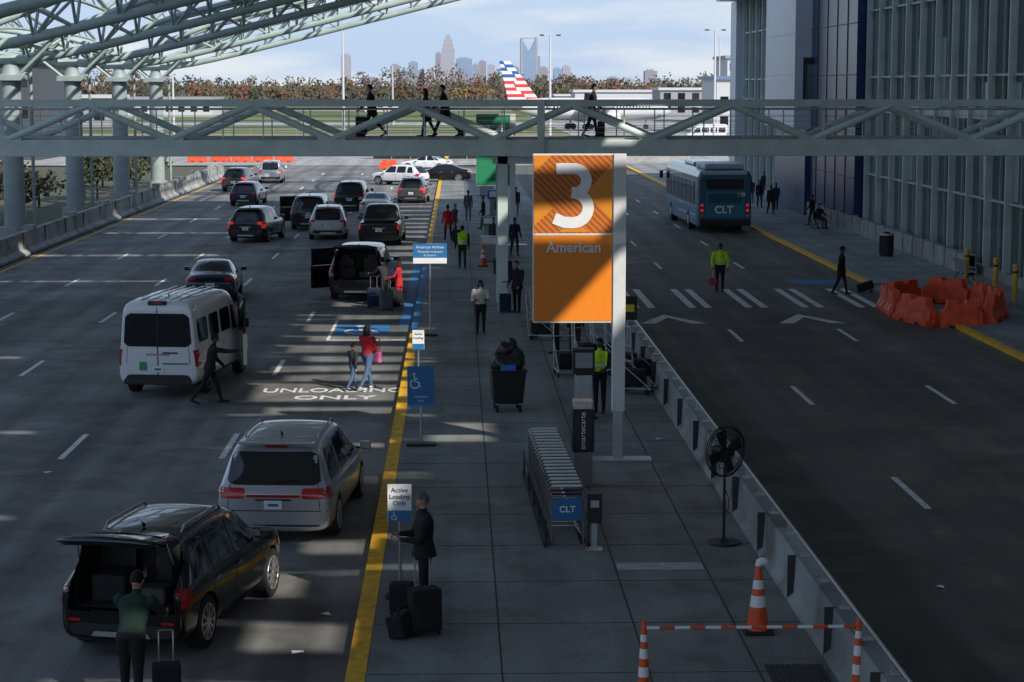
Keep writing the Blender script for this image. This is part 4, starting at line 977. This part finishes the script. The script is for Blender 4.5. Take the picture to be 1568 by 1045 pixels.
for (u,v,hh,t,bt,rz) in ((686,368,1.78,'red','black',20),(697,362,1.7,'dark','black',-60),(717,338,1.75,'grey','jean',180),(740,350,1.75,'black','black',100),(764,342,1.75,'navy','black',200),(790,330,1.7,'dark','jean',0),(756,392,1.74,'dark','black',160),(772,416,1.72,'black','jean',90),(788,392,1.76,'navy','dark',200),(1180,328,1.75,'green','black',200),(1188,322,1.7,'navy','black',160),(1163,318,1.75,'black','black',180),(1150,312,1.7,'dark','jean',170),(1243,345,1.7,'black','black',60),(1170,300,1.7,'black','black',170)):
    p=P(u,v,med); person('traveller',p,rad(rz),hh,t,bt,skin=R.choice((skA,skB)),legs=((12,5),(-12,8)),arms=((15,6,20,0),(-12,6,15,0)),coat=R.choice((0,.06)))
for u,v,m_ in ((764,420,'black'),(778,424,'navy'),(748,398,'grey'),(700,372,'black')):
    q=P(u,v,med); suitcase(q,R.uniform(0,3),m_,w=.42,hh=.6)
p=P(1254,350,med)
b=B('wheelchair',p,rad(-150))
for s in (-1,1):
    for k in range(20):
        a0,a1=k*math.pi/10,(k+1)*math.pi/10; b.cyl((s*.3,math.cos(a0)*.3,.31+math.sin(a0)*.3),(s*.3,math.cos(a1)*.3,.31+math.sin(a1)*.3),.018,.018,rubber,5)
    b.path([(s*.26,-.22,.95),(s*.26,-.2,.48),(s*.26,.25,.48),(s*.24,.42,.1)],.015,alu,6); b.cyl((s*.26,.3,.07),(s*.3,.3,.07),.07,.07,rubber,10)
b.part('seat',.02); b.box((0,.0,.49),(.48,.46,.05),dark); b.box((0,-.22,.72),(.48,.04,.42),dark); b.finish()
person('seated_traveller',(p.x,p.y,med+.02),rad(-150),1.7,'black','dark',legs=((82,80),(82,80)),arms=((35,8,45,10),(35,8,45,10)))
DK=6.02
def bp_(u,y): return ((u-784)*y/F+y*math.sin(YW),y,DK)
person('walking_man',bp_(571,69),rad(90),1.84,'black','black',lean=5,legs=((24,8),(-20,22)),arms=((30,6,20,0),(-25,6,15,0)),coat=.04,bulk=1.12)
q=bp_(554,69); suitcase(q,rad(90),'dark',w=.45,d=.34,hh=.66)
person('walking_woman',bp_(655,69.4),rad(95),1.68,'black','black',lean=6,legs=((16,6),(-16,12)),coat=.22,longhair=True,bulk=1.1)
person('walking_man',bp_(682,68.8),rad(90),1.86,'black','black',lean=6,legs=((28,6),(-26,18)),arms=((30,6,25,0),(-25,8,10,0)),coat=.06,bulk=1.12)
q=bp_(706,68.8); suitcase(q,rad(90),'black',w=.36,d=.22,hh=.42)
person('walking_man',bp_(906,69),rad(-90),1.82,'black','black',pack=True,lean=5,legs=((14,5),(-14,12)),arms=((25,6,70,10),(15,6,40,0)),bulk=1.12)
q=bp_(920,69); suitcase(q,rad(-90),'dark',w=.4,d=.24,hh=.5)
# ---------------- blade sign ----------------------------------------------
def blade(x,y,main,num,name,face2):
    b=B('gate_sign',(x,y,med))
    b.part('post',.01); b.bx(.80,1.06,-.13,.13,1.02,6.3,wplast); b.bx(.83,1.03,-.1,.1,.03,1.02,alu)
    b.part('base_plate'); b.bx(.4,1.62,-.22,.22,0,.04,alu)
    b.part('panel',.01); b.bx(-.83,.795,-.09,.09,2.86,6.3,wplast)
    b.part('face'); b.bx(-.81,.775,-.10,-.091,2.90,4.66,main); b.bx(-.81,.775,-.10,-.091,4.70,6.27,face2)
    if num=='3':
        b.part('hatching')
        tri=lambda ps: b.add([(px,-.104,pz) for px,pz in ps],[tuple(range(len(ps)))],signbrown)
        tri([(.775,6.1),(.775,4.95),(.22,5.5)]); tri([(-.81,5.55),(-.81,4.85),(-.42,5.2)]); tri([(-.3,4.72),(.3,4.72),(0,4.98)]); tri([(-.81,6.27),(-.45,6.27),(-.81,5.92)])
        b.part('numeral')
        f=lambda dz: (lambda x_,z_: (x_-.02,-.112-dz,z_+5.50))
        up_=[(-.34,.50),(-.15,.505)]+[(.02+math.cos(rad(a))*.25,.26+math.sin(rad(a))*.245) for a in range(80,-80,-14)]+[(-.02,.01)]
        lo_=[(-.02,.03)]+[(.0+math.cos(rad(a))*.31,-.29+math.sin(rad(a))*.30) for a in range(76,-100,-14)]+[(-.18,-.58),(-.38,-.50)]
        b.stroke(up_,.22,signwhite,f(0)); b.stroke(lo_,.23,signwhite,f(.003))
    else: b.text(num,.8,(-.02,-.115,5.46),signwhite,bold=.012,ext=.008)
    b.text(name,.30,(0,-.11,4.40),signwhite,bold=.006,sx=.95)
    b.part('divider'); b.bx(-.78,.745,-.106,-.1,4.655,4.69,signwhite)
    b.finish()
q=g(936,713); blade(q.x-.80,q.y,signorange,'3','American',hatch)
blade(1.75,96,signgreen,'A4','Lufthansa',signgreen)
# ---------------- small street furniture ----------------------------------
def post_sign(name,u,v,zt,zb,w,texts,m,base='plate',top=None,sym=None):
    q=P(u,v,med); b=B(name,q); b.cyl((0,0,0),(0,0,zt-.05),.025,.025,alu,8)
    b.part('base',.01); b.cyl((0,0,0),(0,0,.05),.24,.22,rubber,18) if base=='plate' else b.box((0,0,.03),(.62,.3,.05),dark)
    b.part('panel',.004); b.box((0,-.035,(zt+zb)/2),(w,.02,zt-zb),m)
    if top: 
        b.part('panel_lower'); b.box((0,-.047,zb+(zt-zb)*top[0]/2),(w-.01,.006,(zt-zb)*top[0]),top[1])
    if sym:
        b.part('symbol'); f=lambda dy: (lambda x_,z_: (x_+sym[0],-.052-dy,z_+zb+sym[1])); b.wheelchair_symbol(sym[2],signwhite,f(0),f(.002),f(.004))
    for t,s,dz,mm in texts: b.text(t,s,(0,-.052,zb+dz),mm,ext=.001)
    b.finish()
post_sign('loading_sign',613,915,1.75,1.18,.36,[('Active',.10,.48,dark),('Loading',.10,.38,dark),('Only',.10,.28,dark)],signwhite,top=(.3,signblue),sym=(-.08,.09,.12))
post_sign('accessible_sign',645,682,1.72,.85,.58,[('assistance',.07,.22,signwhite),('area',.07,.13,signwhite)],signblue,base='bar',sym=(-.12,.56,.32))
post_sign('loading_sign',641,598,1.55,1.05,.30,[('Active',.08,.4,dark),('Loading',.08,.3,dark)],signwhite,top=(.3,signblue))
post_sign('airline_sign',659,514,2.85,2.24,1.04,[('American Airlines',.12,.50,signwhite),('Wheelchair Assistance',.085,.36,signwhite),('& Check-in',.085,.25,signwhite)],signblue,top=(.28,signwhite))
q=P(684,268,med); b=B('warning_sign',q); b.cyl((0,0,0),(0,0,2.2),.03,.03,alu,8); b.part('panel'); b.box((0,-.04,1.9),(.75,.02,.75),signyellow,(0,rad(45),0)); b.finish()
q=P(1122,268,med); b=B('warning_sign',q); b.cyl((0,0,0),(0,0,2.0),.03,.03,alu,8); b.part('panel'); b.box((0,-.04,1.7),(.75,.02,.75),signyellow,(0,rad(45),0)); b.finish()
def cone(x,y,z,h=1.0,cloth=False,slim=1.0):
    b=B('traffic_cone' if slim==1 else 'delineator_post',(x,y,z)); b.part('base',.02); b.box((0,0,.025),(.42,.42,.05),rubber)
    b.part('cone'); r=lambda t:(.16*(1-t)+.035*t) if slim==1 else (.085*(1-t)+.035*t)
    bands=((.0,.35,orange),(.35,.52,signwhite),(.52,.62,orange),(.62,.75,signwhite),(.75,1,orange)) if slim==1 else ((0,.3,orange),(.3,.44,signwhite),(.44,.56,orange),(.56,.70,signwhite),(.70,.80,orange),(.80,.9,signwhite),(.9,1,orange))
    for t0,t1,m in bands: b.cyl((0,0,.05+t0*(h-.05)),(0,0,.05+t1*(h-.05)),r(t0),r(t1),m,20)
    if cloth: b.ell((.06,0,h+.02),(.10,.06,.06),signwhite,10,6); b.ell((.0,0,h-.02),(.05,.05,.04),signwhite,8,6)
    b.finish()
q=P(1160,968,med); cone(q.x,q.y,med,1.0,True)
q=P(740,408,med); cone(q.x,q.y,med,.95)
b=B('barrier_bar'); x0,x1=2.32,5.02; Yb=24.2; n=14
for i in range(n): b.cyl((x0+(x1-x0)*i/n,Yb,med+.94),(x0+(x1-x0)*(i+1)/n,Yb,med+.94),.022,.022,orange if i%2 else signwhite,10)
for x in (x0,x1): b.cyl((x,Yb,med+.86),(x,Yb,med+1.03),.04,.03,orange,12)
b.finish(); cone(x0,Yb,med,.95,slim=.5); cone(x1-.0,Yb,med,.98,slim=.5)
# pedestal fan
q=P(1108,832,med); b=B('pedestal_fan',q,rad(38))
b.cyl((0,0,0),(0,0,.04),.30,.28,dark,28); b.cyl((0,0,.04),(0,0,.08),.12,.06,dark,16); b.cyl((0,0,.05),(0,0,1.55),.028,.022,dark,10)
b.part('motor'); b.cyl((0,.02,1.58),(0,.24,1.58),.09,.08,dark,14); b.box((0,.1,1.46),(.06,.1,.16),dark)
b.part('cage'); cz=1.58; rr=.42
def rg_(y,r,t):
    for k in range(32):
        a0,a1=k*math.pi/16,(k+1)*math.pi/16; b.cyl((math.cos(a0)*r,y,cz+math.sin(a0)*r),(math.cos(a1)*r,y,cz+math.sin(a1)*r),t,t,dark,5)
for y,r,t in ((-.06,rr,.010),(-.02,rr+.005,.012),(.03,rr,.010),(-.13,.10,.006),(-.12,.2,.004),(-.10,.31,.004),(.09,.2,.004),(.08,.31,.004)): rg_(y,r,t)
for k in range(48):
    a=k*math.pi/24; c,s=math.cos(a),math.sin(a)
    b.path([(c*.06,-.135,cz+s*.06),(c*.3,-.11,cz+s*.3),(c*rr,-.05,cz+s*rr)],.0028,dark,4)
    if k%2: b.path([(c*.06,.11,cz+s*.06),(c*.3,.09,cz+s*.3),(c*rr,.03,cz+s*rr)],.0028,dark,4)
b.cyl((0,-.15,cz),(0,-.12,cz),.07,.07,dark,14)
b.part('blades')
for k in range(4):
    a=k*math.pi/2+.4; u=Vector((math.cos(a),0,math.sin(a))); w=Vector((-math.sin(a),0,math.cos(a)))
    ps=[u*.05-w*.03,u*.2-w*.10,u*.36-w*.13,u*.38+w*.08,u*.2+w*.07,u*.05+w*.03]
    vs=[p+Vector((0,-.03+(.06*(p.dot(w)+.1)*2),cz)) for p in ps]; b.add(vs+[v+Vector((0,.006,0)) for v in vs],[(0,1,2,3,4,5),(11,10,9,8,7,6)],dark)
b.part('cable'); b.path([(0.03,.05,1.4),(.06,.08,1.0),(.2,.1,.75),(.22,.1,.55),(.1,.08,.5),(.05,.04,.3)],.008,rubber,6)
b.finish()
# luggage cart rack
q=P(868,836,med)
b=B('luggage_cart_rack',(q.x,q.y,med),rad(1.5))
N=19
for i in range(N):
    y=.15+i*.31; 
    b.path([(-.27,y+.02,.12),(-.29,y-.10,.95),(-.25,y-.14,1.02),(.25,y-.14,1.02),(.29,y-.10,.95),(.27,y+.02,.12)],.017,chrome,7)
    b.cyl((-.27,y-.06,.55),(.27,y-.06,.55),.012,.012,chrome,6); b.cyl((-.26,y-.12,.88),(.26,y-.12,.88),.018,.018,dark,6); b.cyl((-.25,y-.145,1.025),(.25,y-.145,1.025),.026,.026,wplast,6)
    b.path([(-.25,y,.18),(-.2,y+.7,.16),(.2,y+.7,.16),(.25,y,.18)],.012,chrome,6)
    for s in (-.25,.25): b.cyl((s-.015,y,.06),(s+.015,y,.06),.06,.06,rubber,8)
b.part('rails')
for s in (-.36,.36): b.bx(s-.03,s+.03,-.1,6.3,0,.07,dark); b.bx(s-.015,s+.015,-.1,6.3,.42,.47,dark)
for k in range(5):
    for s in (-.36,.36): b.bx(s-.015,s+.015,-.05+k*1.5,0+k*1.5,.05,.47,dark)
b.part('advert_panel',.01); b.box((-.0,-.06,.64),(.50,.03,.36),signblue); b.text('CLT',.15,(0,-.08,.64),signwhite,bold=.003)
b.part('frame'); b.path([(-.27,-.05,.06),(-.27,-.05,.9)],.018,chrome); b.path([(.27,-.05,.06),(.27,-.05,.9)],.018,chrome)
b.finish()
q=P(910,842,med); b=B('ticket_post',q); b.part('post',.01); b.bx(-.05,.05,-.05,.05,0,.6,alu); b.bx(-.14,.14,-.12,.12,0,.03,alu)
b.part('head',.015); b.box((0,0,.72),(.24,.22,.50),dark); b.box((0,-.115,.8),(.14,.01,.12),alu); b.finish()
q=P(891,742,med); b=B('cart_vending_kiosk',q); b.part('pedestal',.015); b.bx(-.17,.19,-.22,.22,0,.68,mat('kiosk_grey',(.2,.2,.2),.5,var=.1))
b.part('cabinet',.02); b.bx(-.2,.22,-.25,.25,.68,1.5,dark); b.part('top',.02); b.bx(-.18,.2,-.22,.22,1.5,1.66,alu)
b.text('smartecarte',.15,(.0,-.258,1.1),signwhite,rot=(math.pi/2,rad(-90),0),ext=.001); b.finish()
# rolling refuse cart
q=P(777,628,med); b=B('refuse_cart',q,rad(4))
r1=[(-.34,-.36,.2),(.34,-.36,.2),(.34,.36,.2),(-.34,.36,.2)]; r2=[(-.41,-.46,1.0),(.41,-.46,1.0),(.41,.46,1.0),(-.41,.46,1.0)]
b.part('tub',.03); b.loft([r1,r2],dark); b.bx(-.44,.44,-.49,.49,.97,1.03,dark)
b.part('wheels')
for x in (-.27,.27):
    for y in (-.3,.3): b.cyl((x-.03,y,.1),(x+.03,y,.1),.1,.1,rubber,12); b.box((x,y,.2),(.08,.1,.06),alu)
b.part('refuse_bags')
bagm=mat('refuse_bag',(.016,.016,.018),.35,var=.3,vs=6,bump=1)
for c,r in (((-.12,-.1,1.15),(.28,.3,.22)),((.18,.05,1.25),(.26,.3,.26)),((.0,.1,1.45),(.26,.25,.2)),((.15,-.2,1.12),(.2,.2,.2)),((.12,.1,1.6),(.13,.13,.12)),((-.25,.2,1.15),(.15,.2,.2))):
    i0=len(b.parts['refuse_bags'][0]); b.ell(c,r,bagm,16,10); V=b.parts['refuse_bags'][0]
    for i in range(i0,len(V)):
        x,y,z=V[i]; k=1+.10*math.sin(x*23+z*11)+.08*math.sin(y*31+z*17); V[i]=(c[0]+(x-c[0])*k,c[1]+(y-c[1])*k,c[2]+(z-c[2])*k)
b.part('blue_box',.01); b.box((-.02,-.38,1.08),(.36,.2,.14),mat('bright_blue_plastic',(.02,.16,.55),.4)); b.finish()
for (u,v,w,h,m) in ((893,640,.50,1.62,dark),(752,372,.9,1.3,signgreen),(752,400,.9,1.1,alu),(762,330,1.2,1.5,signblue),(745,300,1.2,1.5,signgreen)):
    q=P(u,v,med); b=B('check_in_kiosk',q); b.part('cabinet',.02); b.box((0,0,h*.32),(w*.8,.45,h*.64),alu if m is dark else gb); b.part('head',.02); b.box((0,0,h*.83),(w,.4,h*.36),m); b.box((0,-.21,h*.85),(w*.8,.015,h*.22),signwhite if m is not dark else gb); b.part('base'); b.box((0,0,.02),(w+.1,.55,.04),dark); b.finish()
def bagcart(u,v,rz):
    q=P(u,v,med); b=B('luggage_cart',q,rz)
    for s in (-.28,.28):
        b.path([(s,-.45,.15),(s,.45,.15),(s,.55,1.5)],.02,alu,7); b.path([(s,-.45,.15),(s,.5,.9)],.015,alu,6)
        for y in (-.35,.35): b.cyl((s-.02,y,.08),(s+.02,y,.08),.08,.08,rubber,10)
    for z,y in ((.15,-.45),(.15,0),(.6,.48),(1.0,.51),(1.5,.55)): b.cyl((-.28,y,z),(.28,y,z),.016,.016,alu,6)
    b.part('load',.05); b.box((0,.1,.4),(.48,.6,.42),C['black']); b.finish()
for u,v,r_ in ((975,602,1.2),(960,575,1.0),(985,585,2.0),(940,560,.8),(835,520,1.3),(900,560,.3),(868,575,.1)): bagcart(u,v,r_)
q=P(961,560,med); b=B('information_sign',q); b.cyl((0,0,0),(0,0,1.9),.025,.025,alu,8); b.part('panel'); b.box((0,-.03,1.6),(.5,.03,.66),dark); b.box((0,-.05,1.6),(.34,.005,.2),signyellow); b.finish()
p=P(918,632,med); person('porter',p,rad(160),1.78,'dark','black',skin=skB,arms=((20,8,60,10),(20,8,50,10)),vest=True)
p=P(852,541,med); person('traveller',p,rad(90),1.76,'black','black')
p=P(880,545,med); person('traveller',p,rad(190),1.76,'black','dark')
# orange water-filled barriers
def wbar(mx_,my_,z,rz,Lb):
    b=B('water_barrier',(mx_,my_,z),rz); x=Lb/2-.09
    pol=[(-x,0),(x,0),(x,.52),(x*.80,.60),(x*.70,.90),(x*.2,.90),(x*.14,.78),(-x*.14,.78),(-x*.2,.90),(-x*.70,.90),(-x*.80,.60),(-x,.52)]
    b.part('body',.03); b.loft([[(px,yy,pz*zs if pz>.1 else pz) for px,pz in pol] for yy,zs in ((-.27,.24),(-.16,.45),(-.12,1),(.12,1),(.16,.45),(.27,.24))],orangebar)
    b.part('lugs',.02)
    for zz in (.12,.36): b.cyl((x+.06,0,zz),(x+.06,0,zz+.12),.07,.07,orangebar,12)
    b.part('slots')
    for s in (-1,1):
        b.box((s*x*.45,0,.05),(.26,.56,.09),dark)
    b.finish()
pts=[(14.8,66.2),(15.5,63.7),(17.1,63.5),(18.2,65.6),(18.1,69.0),(16.7,70.8),(15.0,69.4)]
for i in range(len(pts)):
    a=Vector((*pts[i],0)); c=Vector((*pts[(i+1)%len(pts)],0)); d=c-a; mid=(a+c)/2; z=.12 if mid.x>17.3 else 0.005
    if d.length>2.8:
        for t in (.25,.75): m_=a+d*t; wbar(m_.x,m_.y,z,math.atan2(d.y,d.x),d.length/2)
    else: wbar(mid.x,mid.y,z,math.atan2(d.y,d.x)+R.uniform(-.1,.1),d.length-.1)
for i in range(5): wbar(-26.5+i*2.2,205+R.uniform(-1,1),0,R.uniform(-.2,.2),2.1)
for i in range(2): wbar(-6.3+i*2.1,186+i*.2,0,0,2.0)
b=B('low_wall'); b.bx(5,24,205,205.5,-.1,1.1,conc); b.finish()
b=B('construction_fence'); b.bx(-9,3,213,213.2,0,2.2,dark)
for i in range(7): b.bx(-9+i*2,-8.9+i*2,212.8,212.99,0,2.4,alu)
b.finish()
b=B('airfield_fence')
for z in (.6,1.2,2.0): b.cyl((-120,263,z),(120,263,z),.03,.03,alu,5)
for i in range(80): b.cyl((-120+i*3,263,0),(-120+i*3,263,2.2),.04,.04,alu,5)
b.finish()
for i in range(9):
    car('parked_car',(-62+i*7.2,226+R.uniform(-6,10),0),rad(R.choice((90,-90))),R.choice(('suv','sedan')),R.choice((wht,slv,blk,gry,wht)),4.6,1.87,1.6,sub=1)
for i in range(5):
    car('parked_van',(34+i*9,272+R.uniform(-3,3),0),rad(90),'transit',wht,5.9,2.1,2.5,sub=1)
q=P(1478,431,med); b=B('metal_bench',q,rad(90))
for i in range(3): b.box((-.6+i*.6,0,.44),(.52,.45,.03),alu); b.box((-.6+i*.6,.24,.70),(.52,.03,.42),alu,(rad(-12),0,0))
for x in (-.9,-.3,.3,.9): b.path([(x,-.2,.62),(x,.2,.62)],.02,chrome,6); b.cyl((x,-.2,.44),(x,-.2,.62),.015,.015,chrome,6)
for x in (-.7,.7): b.path([(x,-.25,.02),(x,0,.42),(x,.3,.02)],.022,dark,6)
b.finish()
q=P(1357,392,med); b=B('litter_bin',q); b.cyl((0,0,0),(0,0,.95),.30,.30,dark,20); b.cyl((0,0,.95),(0,0,1.02),.33,.33,alu,20); b.cyl((0,0,1.02),(0,0,1.1),.2,.1,dark,16)
for k in range(20): a=k*math.pi/10; b.box((math.cos(a)*.31,math.sin(a)*.31,.5),(.03,.03,.8),dark,(0,0,a))
b.finish()
